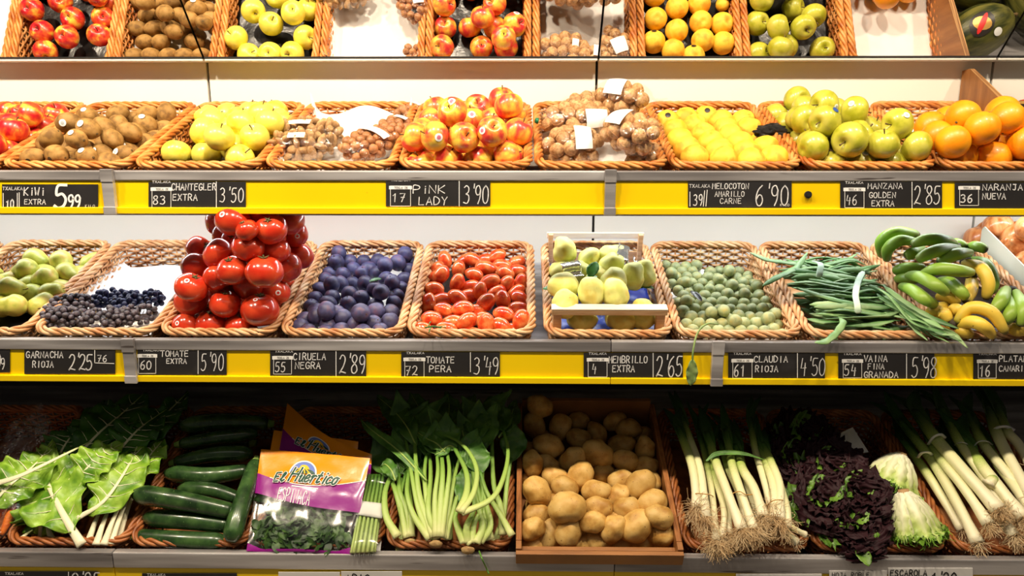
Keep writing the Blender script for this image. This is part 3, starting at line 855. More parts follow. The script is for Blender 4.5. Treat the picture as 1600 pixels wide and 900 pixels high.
# --- A2 yellow apples on a black tray, with a bare gap by the kiwi side
it = [(352,178,.2),(395,177,.2),(425,176,.2),(330,182,.3),(276,240,0),(324,240,0),(369,239,.2,{'ax':(40,.5)}),(319,210,.7),(347,219,.9,{'ax':(70,.5)}),(336,190,.6),(372,187,.5,{'ax':(60,.5)}),(363,203,.5),(388,206,.7),(413,186,.7,{'ax':(80,.4)}),(411,209,.6),(384,232,.2),(444,189,.2),(400,232,0),(425,222,.3),(445,205,.2)]
hp = heap('A2', it, 0.0385, -0.055)
spread_heap(hp, K_apple_yel, T2, 'pale yellow apple', 'apple', 'yellow apples beside the kiwis', 'kiwis', 46, lambda o: up_rot(70))
liner('A2', 'tray_liner', M['tray'], -0.058, 'black moulded tray under the pale yellow apples', 'tray')

# --- A4 rosy apples
pk = lambda dx, dy: {'s': (dx, dy, 0.26), 'd': 'rosy apple with white sticker'}
it = [(707,175,2.0,pk(0,.75)),(678,215,1.6,pk(.35,-.25)),(725,217,1.6,{'d':'orange-yellow apple'}),(770,209,1.7,{'d':'deep red apple','s':(-.8,-.1,.24)}),(788,179,1.7,{'d':'deep red apple'}),(746,168,1.2),(786,158,1.2),(740,188,1.1,pk(.1,.2)),(790,195,1.2),
      (652,247,0.3,{'d':'deep red apple'}),(699,249,0.3,{'ax':(70,.5)}),(746,250,0.3),(793,244,.4),(676,170,.7),(674,190,.8),(652,224,.9),(812,174,.9,pk(.2,.4)),(813,203,.9),(811,217,.7),(806,231,.5),(655,208,1.0),(762,188,.9)]
hp = heap('A4', it, 0.0385, -0.06, fill=True)
spread_heap(hp, K_apple_pink, T2, 'rosy apple', 'apple', 'rosy apples between the nut bags', 'hazelnut bags', 46, lambda o: up_rot(80))
liner('A4', 'tray_liner', M['tray'], -0.063, 'black tray under the rosy apples', 'tray')

# --- A6 peaches, one layer on a black tray
it = [(1046,191),(1054,205),(1062,220),(1073,234),(1085,248),(1073,187),(1086,198),(1099,213),(1111,224),(1124,237),(1132,250),(1107,184),(1124,190),(1133,202),(1143,215),(1156,224),(1169,238),(1182,252),(1166,192),(1172,201),(1211,233),(1224,250)]
it = [(a_, b_, 0, {'s': (-.1, .45, .22), 'd': 'yellow peach with dark sticker', 'sm': M['sticker_dark']} if (a_, b_) in ((1046,191),(1107,184)) else {}) for a_, b_ in it] + [(1184,220,0.1,{'k':.6,'d':'small peach by the torn tray'})]
hp = heap('A6', it, 0.0365, -0.050)
spread_heap(hp, K_peach, T2, 'yellow peach', 'peach', 'peaches beside the walnut bags', 'walnut bags', 44, lambda o: up_rot(90))
liner('A6', 'tray_liner', M['tray'], -0.053, 'black moulded tray under the yellow peaches', 'tray')
# the crumpled upturned corner of the black tray
v, f = polar(lambda th: 1.0, 30, 20, 0.55, 2.6, 5, 1.25, .8)
ct = link('torn_tray', mesh('torn_tray', v, f, M['tray'], False)); ct.matrix_world = place(T2.m, T2.P(1206, 208, 0.0), (0.034, 0.026, 0.022))
tag(ct, 'crumpled shiny black plastic lying on the yellow peaches', 'plastic')

# --- A7 yellow-green apples
gs = lambda dx, dy, **k: dict({'s': (dx, dy, 0.2), 'd': 'yellow-green apple with round sticker'}, **k)
it = [(1283,169,1.7,gs(.55,-.4,ax=(185,.45))),(1332,177,1.7,gs(-.7,.45,ax=(-5,.35),d='deep yellow apple with round sticker')),(1289,205,1.4,gs(.45,.7,sm=M['sticker_blue'],ax=(195,.7))),(1319,220,1.6,{'k':1.12,'ax':(205,.75),'d':'spotted yellow-green apple showing its stem'}),
      (1399,203,1.5,gs(.1,.4,ax=(190,.4))),(1424,233,1.0),(1221,188,.6),(1251,178,.7),(1244,191,.7,{'s':(.6,.2,.2),'sm':M['sticker_blue']}),(1261,199,.9),(1242,208,.6,{'ax':(85,.5)}),(1251,221,.6),(1272,236,.6),(1292,251,.3,gs(.3,-.5)),(1345,251,.4,gs(0,.8)),(1397,251,.4,gs(.1,-.1)),(1373,231,.9),(1358,204,.8),(1349,217,1.0),(1315,194,1.0),(1215,172,.2),(1300,178,.7),(1235,172,.4),(1330,192,.5),(1265,178,.5)]
hp = heap('A7', it, 0.0395, -0.06, fill=True, fill_y=(0, .5))
spread_heap(hp, K_apple_grn, T2, 'yellow-green apple', 'apple', 'yellow-green apples between peaches and oranges', 'peaches', 48, lambda o: up_rot(80), ink=M['sticker_grey'])
liner('A7', 'tray_liner', M['tray'], -0.063, 'black tray under the yellow-green apples', 'tray')

# --- A8 oranges towards the front, bare paper behind
it = [(1455,199,1),(1505,186,1.7,{'ax':(215,.55)}),(1527,203,1.7,{'ax':(80,.5)}),(1471,214,1),(1480,225,1),(1505,239,.5,{'ax':(60,.3)}),(1554,239,.5),(1571,179,1.7,{'ax':(0,.2)}),(1577,206,1.4),(1594,239,.5),(1602,203,1.3),(1481,189,.9),(1640,236,.9),(1630,208,1.4),(1545,215,1.0),(1600,222,1)]
hp = heap('A8', it, 0.0405, -0.062, fill=True, fill_y=(0, .24))
spread_heap(hp, K_orange, T2, 'orange', 'orange', 'oranges beside the wood divider', 'green apples', 50, lambda o: rand_rot())
liner('A8', 'paper_liner', M['paper'], -0.065, 'white paper under the oranges, bare at the rear', 'paper', curl=0.03)

# ------------------------------------------------------------------ bags of nuts
walnut_me = []
for k in range(3):
    v, f = polar(lambda th: 1.0 + 0.06*math.cos(th)**8, 22, 14, 0.10, 4.0, k + 31)
    ridge = MB(); ridge.add(v, f)
    v2, f2, a2 = tube([Vector((1.0*math.cos(2*PI*i/28), 0, 1.03*math.sin(2*PI*i/28))) for i in range(28)], 0.07, 5, closed=True)
    ridge.add(v2, f2)
    walnut_me.append(ridge.make('walnut', M['walnut']))
hazel_me = [mesh('hazelnut', *polar(lambda th: 1.0 + 0.12*math.exp(-(th/.4)**2), 14, 10, 0.05, 2, k + 41), M['hazel']) for k in range(2)]
almond_me = [mesh('almond', *polar(lambda th: 1.0/math.sqrt((math.cos(th)/1.7)**2 + math.sin(th)**2) * (1 + .12*math.cos(th)), 14, 12, 0.06, 2, k + 51, 1.0, .72), M['almond']) for k in range(2)]

def nut_bag(name, t, px, py, c, L, Wd, H, deg, nut, nr, label, group, tail=1, lab=(0, .5, .35, .18), spin=0.0, roll=0.0, twist=None, seed=0):
    """clear bag lying on the slope: long axis at deg within the shelf plane"""
    rnd = random.Random(seed)
    base = t.m.to_3x3().to_4x4() @ Matrix.Rotation(R(deg), 4, 'Z') @ Matrix.Rotation(R(roll), 4, 'Y') @ Matrix.Rotation(R(spin), 4, 'X')
    mw = base.copy(); mw.translation = t.P(px, py, c)
    root = empty('nut_bag', mw); tag(root, label, 'bag of nuts', group)
    ax = Vector((L/2, Wd/2, H/2))
    def E(p): return math.sqrt(sum((p[i] / (ax[i] - nr*0.9))**2 for i in range(3)))
    pts = []
    n = int(0.62 * (4/3*PI*ax.x*ax.y*ax.z) / (4/3*PI*nr**3 * (1.2 if nut is almond_me else 1)))
    n = min(n, 60)
    P = np.array([[rnd.uniform(-1, 1)*ax.x, rnd.uniform(-1, 1)*ax.y, rnd.uniform(-1, 1)*ax.z] for _ in range(n)])
    inner = np.array([max(ax[i] - nr*0.9, nr*0.4) for i in range(3)])
    for _ in range(90):
        d = P[:, None] - P[None]; D = np.linalg.norm(d, axis=2) + 1e-9
        ov = np.clip(2*nr*0.96 - D, 0, None); np.fill_diagonal(ov, 0)
        P += (d / D[..., None] * (ov*0.35)[..., None]).sum(1)
        q = np.sqrt(((P / inner)**2).sum(1)); out = q > 1
        P[out] /= q[out][:, None]
    for p in P:
        q = link(name, rnd.choice(nut), root)
        q.matrix_local = place(Quaternion(Vector((rnd.gauss(0,1), rnd.gauss(0,1), rnd.gauss(0,1))).normalized(), rnd.uniform(0, 6.28)).to_matrix().to_4x4(), Vector(p), nr*rnd.uniform(.92, 1.05))
    # film: a body that pinches into a flared tail
    nu, nv = 30, 30
    vs, fs = [], []
    for j in range(nv):
        u = -1.02 + j/(nv-1) * (2.02 + 0.35*tail)
        if u <= 0.86: rr = math.sqrt(max(0.0, 1 - (u/1.02)**2)); 
        else: rr = 0.50 - 0.30*math.sin(min(1, (u - .86)/.16)*PI/2) + (0.38*max(0, (u - 1.04))/.3)
        if not tail and u > .86: rr = math.sqrt(max(0.0, 1 - (u/1.02)**2))
        rr = max(rr, 0.02)
        for i in range(nu):
            a = 2*PI*i/nu
            d = 1.05 + 0.07*mnoise.noise(Vector((u*3, math.cos(a)*2.2 + seed, math.sin(a)*2.2)))
            flat = 1 if u < .95 else max(.25, 1 - (u - .95)*3)
            vs.append(Vector((u*ax.x*1.04, math.cos(a)*rr*ax.y*d, math.sin(a)*rr*ax.z*d*flat)))
    for j in range(nv - 1):
        for i in range(nu):
            k = (i + 1) % nu
            fs.append((j*nu + i, j*nu + k, (j+1)*nu + k, (j+1)*nu + i))
    fs.append(tuple(reversed(range(nu))))
    link('bag_film', mesh('bag_film', vs, fs, M['bag_film']), root)
    # price label bent over the bag
    lx, la, lw, lh = lab
    vs = []
    for j in range(7):
        for i in range(7):
            u = lx + lw*(i/6 - .5)*2; a = la*PI + lh*PI*(j/6 - .5)*2
            rr = math.sqrt(max(0.05, 1 - u*u))
            vs.append(Vector((u*ax.x*1.04, math.cos(a)*rr*ax.y*1.13, math.sin(a)*rr*ax.z*1.13)))
    link('paper_label', mesh('paper_label', vs, [(j*7+i, j*7+i+1, j*7+i+8, j*7+i+7) for j in range(6) for i in range(6)], M['white_card']), root)
    if twist:
        v, f, a = tube([Vector((ax.x*1.02*twist, 0, 0)), Vector((ax.x*1.09*twist, 0, 0.002))], [0.009, 0.007], 8)
        link('tie', mesh('tie', v, f, M['twist']), root)
    return root

gA = 'bags of almonds and hazelnuts on white paper'
liner('A3', 'paper_liner', M['paper'], -0.06, 'white crumpled paper behind the bags of almonds and hazelnuts', 'paper', curl=0.065, fold=0.05, inset=.016, y1=BL - .016)
nut_bag('almond', T2, 472, 228, -0.012, 0.215, 0.105, 0.075, 2, almond_me, 0.0115, 'clear bag of almonds lying along the front rim', gA, 0, lab=(-.05, .62, .2, .06), twist=-1, seed=1)
nut_bag('almond', T2, 486, 207, 0.0, 0.215, 0.10, 0.07, -4, almond_me, 0.0115, 'clear bag of almonds lying behind the front almond bag', gA, 0, lab=(-.2, .6, .28, .06), twist=-1, seed=2)
nut_bag('hazelnut', T2, 573, 226, 0.0, 0.18, 0.125, 0.075, 62, hazel_me, 0.0125, 'clear bag of hazelnuts with white label tilted over the front rim', gA, 0, lab=(.18, .60, .17, .2), seed=3)
nut_bag('hazelnut', T2, 612, 206, -0.005, 0.19, 0.11, 0.07, 74, hazel_me, 0.0125, 'clear bag of hazelnuts half hidden by the rosy apple basket', gA, 0, lab=(.3, .6, .12, .1), seed=4)
nut_bag('hazelnut', T2, 640, 176, -0.02, 0.14, 0.08, 0.05, 60, hazel_me, 0.0125, 'small clear bag of hazelnuts at the rear of the white paper', gA, 0, lab=(.3, .6, .12, .1), seed=14)
gW = 'bags of walnuts piled in their basket'
liner('A5', 'paper_liner', M['paper'], -0.066, 'white paper under the walnut bags', 'paper')
nut_bag('walnut', T2, 895, 229, -0.004, 0.175, 0.14, 0.11, 4, walnut_me, 0.0185, 'bag of walnuts by the front rim with a square white label', gW, 0, lab=(.22, .72, .24, .17), seed=5)
nut_bag('walnut', T2, 905, 186, 0.035, 0.22, 0.135, 0.10, 8, walnut_me, 0.0185, 'long bag of walnuts behind, beside the rosy apples, with green tie', gW, 0, lab=(.30, .86, .26, .14), twist=-1, seed=6)
nut_bag('walnut', T2, 988, 208, 0.055, 0.175, 0.125, 0.10, -38, walnut_me, 0.0185, 'bag of walnuts slanting over the others by the peach side, white label on top', gW, 0, lab=(-.35, .62, .28, .16), seed=7)
nut_bag('walnut', T2, 972, 152, 0.085, 0.165, 0.115, 0.09, -24, walnut_me, 0.0185, 'topmost bag of walnuts rising above the rear rim', gW, 1, lab=(-.15, .68, .3, .16), seed=8)
nut_bag('walnut', T2, 1004, 244, -0.02, 0.15, 0.10, 0.07, 10, walnut_me, 0.0185, 'small bag of walnuts low at the front corner by the peaches', gW, 0, lab=(-.8, .3, .05, .05), seed=9)
nut_bag('walnut', T2, 925, 168, -0.01, 0.2, 0.13, 0.09, 5, walnut_me, 0.0185, 'bag of walnuts at the rear rim beneath the long bag', gW, 0, lab=(.2, .6, .1, .1), seed=15)

nut_bag('walnut', T2, 893, 187, -0.03, 0.2, 0.14, 0.08, 5, walnut_me, 0.0185, 'bag of walnuts at the rear seen in the mirror, beside the rosy apples', gW, 0, lab=(.2, .5, .1, .1), seed=16)
nut_bag('walnut', T2, 976, 190, -0.03, 0.16, 0.10, 0.08, 70, walnut_me, 0.0185, 'bag of walnuts at the rear seen in the mirror, beside the peaches', gW, 0, lab=(.2, .5, .3, .14), seed=17)
# ------------------------------------------------------------------ wood divider and melons past it
def divider(name, pts_yz, x, th, m, me, label, cat):
    n = len(pts_yz)
    mb = MB()
    vs = [Vector((xx, y, z)) for xx in (x - th/2, x + th/2) for (y, z) in pts_yz]
    mb.add(vs, [tuple(range(n))], 0); mb.add(vs, [tuple(reversed(range(n, 2*n)))], 0)
    mb.add(vs, [(i, i + n, (i + 1) % n + n, (i + 1) % n) for i in range(n)], 1)
    o = link(name, mb.make(name, None, False, [m, me]))
    return tag(o, label, cat)
dx_ = on_y(1507, 112, 2.41).x
zt_ = on_y(1511, 108, 2.40).z
divider('wood_divider', [(1.93, T2.w(0, 0.03, -T2.h).z + .002), (1.93, 1.515), (2.385, zt_), (2.423, zt_ - 0.004), (2.423, T2.w(0, .52, -T2.h).z + .006)], dx_ + 0.008, 0.016, M['ply'], M['ply_edge'], 'triangular plywood divider standing between the oranges and the melons', 'divider')
K_melon = Kind('melon', lambda th: 1.0/math.sqrt((math.cos(th)/1.45)**2 + math.sin(th)**2), M['melon'], ('stem', stem_mesh('melon_stem', 1.4, 1.62, 0.07, M['stem'], .1)), 1, 0.03)
def melon(x, y, z, r, ax, label, big=True):
    loc = T2.w(x, y, z)
    rot = rot_to(Vector(ax), 0.4)
    o = fruit(K_melon, loc, r, rot, label, 'melon', 'melons past the wood divider', vi=0)
    inv = rot.to_3x3().inverted()
    d = inv @ Vector((-0.32, -0.12, 0.94))
    a = link('melon_label', mesh('melon_label', *patch(K_melon.Rf, d, 0.42, 1.035, 1.25), M['sticker_dark']), o)
    b = link('label_band', mesh('label_band', *patch(K_melon.Rf, d, 0.33, 1.045, 0.8), M['gold_label']), a)
    link('label_stripe', mesh('label_stripe', *patch(K_melon.Rf, d, 0.1, 1.055, 4.3), M['red_label']), a)
    d2 = inv @ Vector((0.25, .2, 0.93))
    link('round_sticker', mesh('round_sticker', *patch(K_melon.Rf, d2, 0.16, 1.04), M['sticker']), o)
    return o
mx0 = dx_ + 0.016
melon(mx0 + 0.105, 0.36, -T2.h + 0.078, 0.08, (0.9, -0.45, 0.1), 'green melon with dark and gold label against the wood divider')
melon(mx0 + 0.10, 0.19, -T2.h + 0.078, 0.08, (0.9, 0.3, 0.1), 'green melon in front of the labelled melon by the divider')
melon(mx0 + 0.30, 0.24, -T2.h + 0.078, 0.08, (0.5, .8, 0.1), 'green melon farthest from the wood divider')

# ================================================================== MIDDLE SHELF
# --- pears
def pear_R(a=1.0):
    # body round the lower end, narrowing to the neck at +z
    def f(th):
        c = math.cos(th)
        return 1.0 + 0.62*max(0, c)**3 - 0.14*math.exp(-(th/.18)**2)*4*.4 - 0.12*math.exp(-((PI-th)/.25)**2) - 0.10*math.sin(min(th, PI/2)*2)**2
    return f
K_pear = Kind('pear', pear_R(), M['pear'], ('stem', stem_mesh('pear_stem', 1.32, 1.85, 0.045, M['stem'], 0.2)), 3, 0.05)
it = Zm(0, 365, 5.295, [(285,205,1.6,{'ax':(-25,.1)}),(500,235,1.5,{'ax':(-60,.3)}),(240,325,1.3,{'ax':(200,-.3)}),(390,340,1.0,{'ax':(150,-.4)}),(570,340,.9,{'ax':(-30,.3)}),(90,465,1.3,{'ax':(-8,.2)}),(265,415,.9,{'ax':(195,.1)}),(425,405,.9,{'ax':(200,-.2)}),
    (550,415,.8,{'ax':(150,.8)}),(300,495,.8,{'ax':(188,.1)}),(420,500,.8,{'ax':(20,.1)}),(140,595,1.0,{'ax':(185,.1)}),(315,605,.6,{'ax':(60,-.5),'d':'pear seen from its russet base'}),(750,255,.5,{'ax':(40,.2)}),(660,345,.6,{'ax':(20,.1)}),(70,390,1.0,{'ax':(180,.1)}),(0,590,.7,{'ax':(200,.2)}),(-60,440,1.0),(-90,520,.8),(-140,600,.6),(-110,360,1),(-200,480,.7)])
hp = heap('B0', it, 0.030, -0.058, fill=True, fill_y=(.1, .42), step=1.5)
spread_heap(hp, K_pear, T3, 'green pear', 'pear', 'pears beside the grapes', 'shelf end', 40, lambda o: rot_to(img_axis(random.uniform(-40, 40), .1), random.uniform(0, 6)))
liner('B0', 'tray_liner', M['tray'], -0.061, 'black tray under the green pears', 'tray')

# --- grapes
liner('B1', 'paper_liner', M['paper'], -0.05, 'long white paper under the dark grapes', 'paper', curl=0.02, fold=0.045, inset=.016)
berry_me = {k: mesh('grape', *polar(lambda th: 1.0 + .06*math.cos(th)**2, 12, 8), M[k]) for k in ('grape_blue', 'grape_black')}
def grapes(px, py, c, L, Wd, H, deg, key, n, label, seed, r=0.0078):
    t = T3
    mw = t.m.to_3x3().to_4x4() @ Matrix.Rotation(R(deg), 4, 'Z'); mw.translation = t.P(px, py, c)
    root = empty('grape_bunch', mw); tag(root, label, 'grapes', 'bunches of dark grapes')
    rg = np.random.default_rng(seed)
    ax = np.array([L/2, Wd/2, H/2])
    P = rg.uniform(-1, 1, (n, 3)) * ax
    P[:, 2] = np.abs(P[:, 2]) - ax[2]*.2
    for _ in range(120):
        d = P[:, None] - P[None]; D = np.linalg.norm(d, axis=2) + 1e-9
        ov = np.clip(2*r*0.95 - D, 0, None); np.fill_diagonal(ov, 0)
        P += (d / D[..., None] * (ov*0.4)[..., None]).sum(1)
        q = np.sqrt(((P / ax)**2).sum(1)); out = q > 1
        P[out] -= P[out] * (1 - 1/q[out])[:, None] * .5
        P[:, 2] = np.maximum(P[:, 2], -ax[2]*.55)
    rs = random.Random(seed)
    for p in P:
        b = link('grape', berry_me[key], root)
        b.matrix_local = place(Quaternion(Vector((1, 0, 0)), rs.uniform(0, 6)).to_matrix().to_4x4(), Vector(p), r*rs.uniform(.88, 1.08))
    mb = MB()
    v, f, a = tube(smoothpath([(-ax[0]*1.15, 0, 0.01), (0, .004, .004), (ax[0]*.8, -.003, 0)], 8), 0.0016, 5); mb.add(v, f)
    for k in range(9):
        u = -0.8 + k*.2
        v, f, a = tube([Vector((u*ax[0], 0, .004)), Vector((u*ax[0]+.006, rs.uniform(-.6, .6)*ax[1], ax[2]*rs.uniform(.3, .9)))], 0.0011, 4); mb.add(v, f)
    link('stem', mb.make('grape_stem', M['stem']), root)
ZG = lambda x, y: (40 + x/5.293, 360 + y/5.293)
grapes(*ZG(700, 575), -0.022, 0.10, 0.075, 0.05, 5, 'grape_blue', 62, 'blue grape bunch lying on the white paper behind the front bunches', 1)
grapes(*ZG(860, 600), -0.022, 0.085, 0.08, 0.05, -10, 'grape_blue', 52, 'blue grape bunch in the middle of the paper, between two others', 2)
grapes(*ZG(1040, 580), -0.022, 0.06, 0.06, 0.05, 70, 'grape_blue', 34, 'small blue grape bunch set apart near the tomato basket', 3)
grapes(*ZG(360, 640), -0.012, 0.13, 0.09, 0.055, 15, 'grape_black', 70, 'dusty black grape bunch against the pear side of the basket', 4)
grapes(*ZG(330, 735), -0.010, 0.14, 0.06, 0.055, -6, 'grape_black', 66, 'dusty black grape bunch along the front rim by the pears', 5)
grapes(*ZG(650, 745), -0.008, 0.12, 0.085, 0.055, 10, 'grape_black', 68, 'dusty grey grape bunch at the middle of the front rim', 6)
grapes(*ZG(890, 725), -0.010, 0.12, 0.075, 0.055, 32, 'grape_black', 62, 'dusty grey grape bunch at the front by the tomato basket', 7)

# --- big tomatoes
def tomato_R(th): return (1 - .16*math.cos(th)**2) - 0.14*math.exp(-(th/.3)**2) - .05*math.exp(-((PI-th)/.3)**2)
cv = MB()
for k in range(5):
    a = 2*PI*k/5
    v, f, al = tube(smoothpath([(0, 0, .76), (.14*math.cos(a), .14*math.sin(a), .79), (.3*math.cos(a), .3*math.sin(a), .87)], 5), [.05, .05, .045, .03, .01], 5); cv.add(v, f)
v, f, al = tube([Vector((0, 0, .72)), Vector((.02, 0, .92))], .045, 6); cv.add(v, f)
def lobed(seed):
    v, f = polar(tomato_R, 36, 20, .03, 1.5, seed)
    return [Vector((p.x*(1 + .045*math.cos(5*math.atan2(p.y, p.x) + seed)*abs(p.z)), p.y*(1 + .045*math.cos(5*math.atan2(p.y, p.x) + seed)*abs(p.z)), p.z)) for p in v], f
K_tom = Kind('tomato', tomato_R, M['tomato'], ('calyx', cv.make('tomato_calyx', M['calyx'])), 1)
K_tom.me = [mesh('tomato', *lobed(k), M['tomato']) for k in (1, 2, 3)]
tS = lambda dx, dy, **k: dict({'s': (dx, dy, .17), 'd': 'red tomato with round white sticker'}, **k)
it = Zm(235, 330, 4.5, [(280,662,.75,{'k':1.05,'ax':(90,.9)}),(185,795,.35,tS(-.3,.4,k=.95)),(385,795,.35,{'k':1.08,'ax':(90,.4)}),(625,800,.4,{'k':1.0}),(515,680,.8,{'k':.98,'ax':(80,.5)}),(750,690,1.2,{'k':1.2,'ax':(85,.25),'s':(0,.75,.13),'d':'largest red tomato with white sticker'}),
   (320,525,2.0,tS(.1,.5,ax=(60,.4))),(510,540,1.5),(690,530,1.7),(880,560,1.2,tS(.55,-.15)),(790,410,3.0,{'k':1.15,'ax':(88,.3)}),(580,420,2.7),(960,380,2.3),(325,395,2.2),(490,310,3.0,{'ax':(150,.3)}),(340,265,2.2,{'ax':(20,.4),'k':.9}),(700,220,4.0),(655,330,3.0,{'k':.8}),(865,250,3.6,{'k':.9}),
   (1020,300,2.5,{'ax':(90,.2)}),(1110,265,1.5,{'k':.7}),(1000,180,3.4,tS(.55,-.3,k=.95)),(810,130,4.4),(620,100,4.6,tS(-.3,.3,k=1.1)),(980,80,4.3,{'ax':(85,.6)}),(815,35,4.8),(510,165,3.6,{'k':.7}),(560,220,3.4,{'k':.8}),(970,505,.8,{'k':.7}),(455,460,2.4,{'k':.8}),(890,665,.5,{'k':.7}),(905,180,3.9,{'k':.6}),(700,160,4.6,{'k':.7})])
hp = heap('B2', it, 0.041, -0.055, fill=True, step=1.38, tight=.88, keep=.16)
# further tomatoes inside the heap that carry the tall top
core = []
for L_ in (1, 2, 3):
    for j in range(6 - L_):
        for i in range(3):
            q = Vector((BK['B2'][1] - .08 + .08*i + (.02 if L_ % 2 else 0), .10 + .07*L_*.6 + j*.075, -.055 + .04 + L_*.058))
            if q.y < .44 and all((q - h[0]).length > .072 for h in hp): core.append((q, .039, {}, True))
hp += core
spread_heap(hp, K_tom, T3, 'red tomato', 'tomato', 'tomatoes of the tall heap', 'grapes', 54, lambda o: up_rot(90), ink=M['red_label'])
liner('B2', 'paper_liner', M['paper'], -0.058, 'white paper under the heap of red tomatoes', 'paper')

# --- plums
K_plum = Kind('plum', lambda th: 1.0/math.sqrt((math.cos(th)/1.1)**2 + math.sin(th)**2) - .08*math.exp(-(th/.22)**2), M['plum'], ('stem', stem_mesh('plum_stem', .92, 1.12, .05, M['stem'], .04)), 3, .03)
pl = [(550,180,.8),(495,255,.7),(640,280),(745,240),(780,290),(910,262,1.2),(1025,250,.7),(1100,215),(1110,250),(1100,310),(435,330),(560,345,.4),(700,350,.5),(825,320),(390,385),(470,430,.9),(550,420,.4),(745,420,.5),(825,465,.8),(920,380,.3),(975,425,.8),(1070,390),(350,470),(470,525,.3),(615,505,.4),(865,512,.9),(1035,465),(1000,520),(310,545),(710,540,.3),(840,575,.3),(260,615),(435,580,.3),(585,605,.4),(985,575),(195,720),(315,665,.1),(425,660,1.0),(525,650,.2),(705,660,1.1),(835,650,.5),(950,655,.1),(320,730),(410,770),(555,725,.2),(645,770),(800,760),(945,735),(180,790),(285,815,-.1),(390,815,-.1),(550,810,-.1),(720,815,-.1),(860,812,-.1),(430,250),(850,230),(620,225),(640,420)]
it = Zm(430, 365, 5.296, [p if len(p) > 2 else (p[0], p[1], 0) for p in pl])
hp = heap('B3', it, 0.0235, -0.048, jit=.05)
spread_heap(hp, K_plum, T3, 'dark blue plum', 'plum', 'dark blue plums', 'tomatoes', 24, lambda o: up_rot(90))
liner('B3', 'paper_liner', M['paper'], -0.05, 'white paper under the dark blue plums', 'paper')
# leaf among the plums
def leaf_mesh(name, L, w, m, bend=0.2, cup=.15, nu=12, nv=6, ruf=0.0, fr=4, seed=0, base=.06, tip=.0, mats=None):
    vs, fs, al = [], [], []
    for i in range(nu + 1):
        u = i/nu
        ww = w * (base + (1 - base)*math.sin(PI*min(1, u*0.94 + .03))**0.8) if u < 1 else w*tip + .0005
        for j in range(nv + 1):
            v = 2*j/nv - 1
            z = -bend*L*u*u + cup*ww*v*v + ruf*abs(v)**2*math.sin(fr*u*2*PI + seed + v*2.2) + ruf*.5*mnoise.noise(Vector((u*6, v*4, seed)))
            vs.append(Vector((L*u, ww*v, z))); al.append(u)
    for i in range(nu):
        for j in range(nv):
            a = i*(nv + 1) + j
            fs.append((a, a + 1, a + nv + 2, a + nv + 1))
    return vs, fs, al
def solid(o, th=0.0006):
    s = o.modifiers.new('thickness', 'SOLIDIFY'); s.thickness = th; s.offset = 0
    return o
def loose_leaf(name, t, px, py, c, L, w, m, deg, label, cat='leaf', lean=0.3):
    v, f, a = leaf_mesh(name, L, w, m, .25, .2, ruf=.001, seed=px)
    o = link(name, mesh(name, v, f, m)); solid(o)
    o.matrix_world = place(t.m.to_3x3().to_4x4() @ Matrix.Rotation(R(deg), 4, 'Z') @ Matrix.Rotation(-lean, 4, 'Y'), t.P(px, py, c))
    return tag(o, label, cat)
loose_leaf('plum_leaf', T3, 577, 440, .008, .034, .008, M['leaf'], 20, 'small green leaf among the dark blue plums')

# --- elongated tomatoes
K_pera = Kind('plum_tomato', lambda th: 1.0/math.sqrt((math.cos(th)/1.42)**2 + math.sin(th)**2), M['tomato_plum'], ('calyx', mesh('pera_calyx', *[tube([Vector((0, 0, 1.36)), Vector((0, 0, 1.45))], [.12, .05], 8)[i] for i in (0, 1)], M['calyx'])), 3, .05)
pe = [(360,215,1,100),(580,215,.8,-30),(470,290,.6,80),(690,215,.3,10),(785,195,.5,30),(805,240,.6,-10),(935,240,.5,20),(700,285,.7,-12),(595,330,.8,-20),(320,340,.9,60),(460,400,.7,70),(725,390,.9,20),(850,315,.8,-35),(955,310,.5,-15),(855,420,.6,60),(975,410,.4,80),(275,445,1,-4),(228,355,.5,30),(460,515,.7,-25),(570,430,.3,10),(630,470,.8,80),(555,505,.3,10),(685,560,.8,50),(825,535,.6,100),(960,520,.3,-30),(205,560,.5,80),(335,540,.3,10),(355,615,.6,-20),(505,605,.8,10),(835,650,.6,-15),(955,610,.3,-10),(255,685,.8,-6),(540,720,.7,40),(700,735,.9,90),(835,765,.5,-50),(965,730,.6,75),(160,775,.3,-15),(375,775,.4,-10),(575,810,.0,5),(430,720,.2,0),(600,630,.2,20),(740,310,.2,0),(510,240,.3,60),(270,290,.4,50),(660,690,.1,0),(780,470,.3,30),(905,780,.1,0),(930,470,.2,40)]
it = Zm(625, 365, 5.141, [(x, y, L_, {'ax': (dg, random.uniform(-.1, .4))}) for x, y, L_, dg in pe])
hp = heap('B4', it, 0.0215, -0.050, jit=.06, tight=.9)
spread_heap(hp, K_pera, T3, 'long red tomato', 'tomato', 'elongated red tomatoes', 'plums', 28, lambda o: rand_rot())
liner('B4', 'tray_liner', M['tray'], -0.052, 'added black sheet shading the gaps under the elongated tomatoes', 'tray')  # black sheet put in for the shade between the long tomatoes
mb = MB()
for p, q, r_ in (((0,0,0),(.03,.01,.006),.0016),((.012,.004,.003),(.02,-.012,.004),.0011),((.02,.006,.004),(.034,.018,.003),.001),((.006,.002,.001),(.002,.014,.006),.001)):
    v, f, a = tube(smoothpath([p, (Vector(p) + Vector(q))/2 + Vector((0, 0, .003)), q], 6), r_, 5); mb.add(v, f)
sp = link('vine_sprig', mb.make('vine_sprig', M['leaf'])); sp.matrix_world = place(T3.m.to_3x3().to_4x4() @ Matrix.Rotation(R(-35), 4, 'Z'), T3.P(664, 512, .022), 1.4)
tag(sp, 'green vine sprig hanging over the front rim below the long tomatoes', 'sprig')

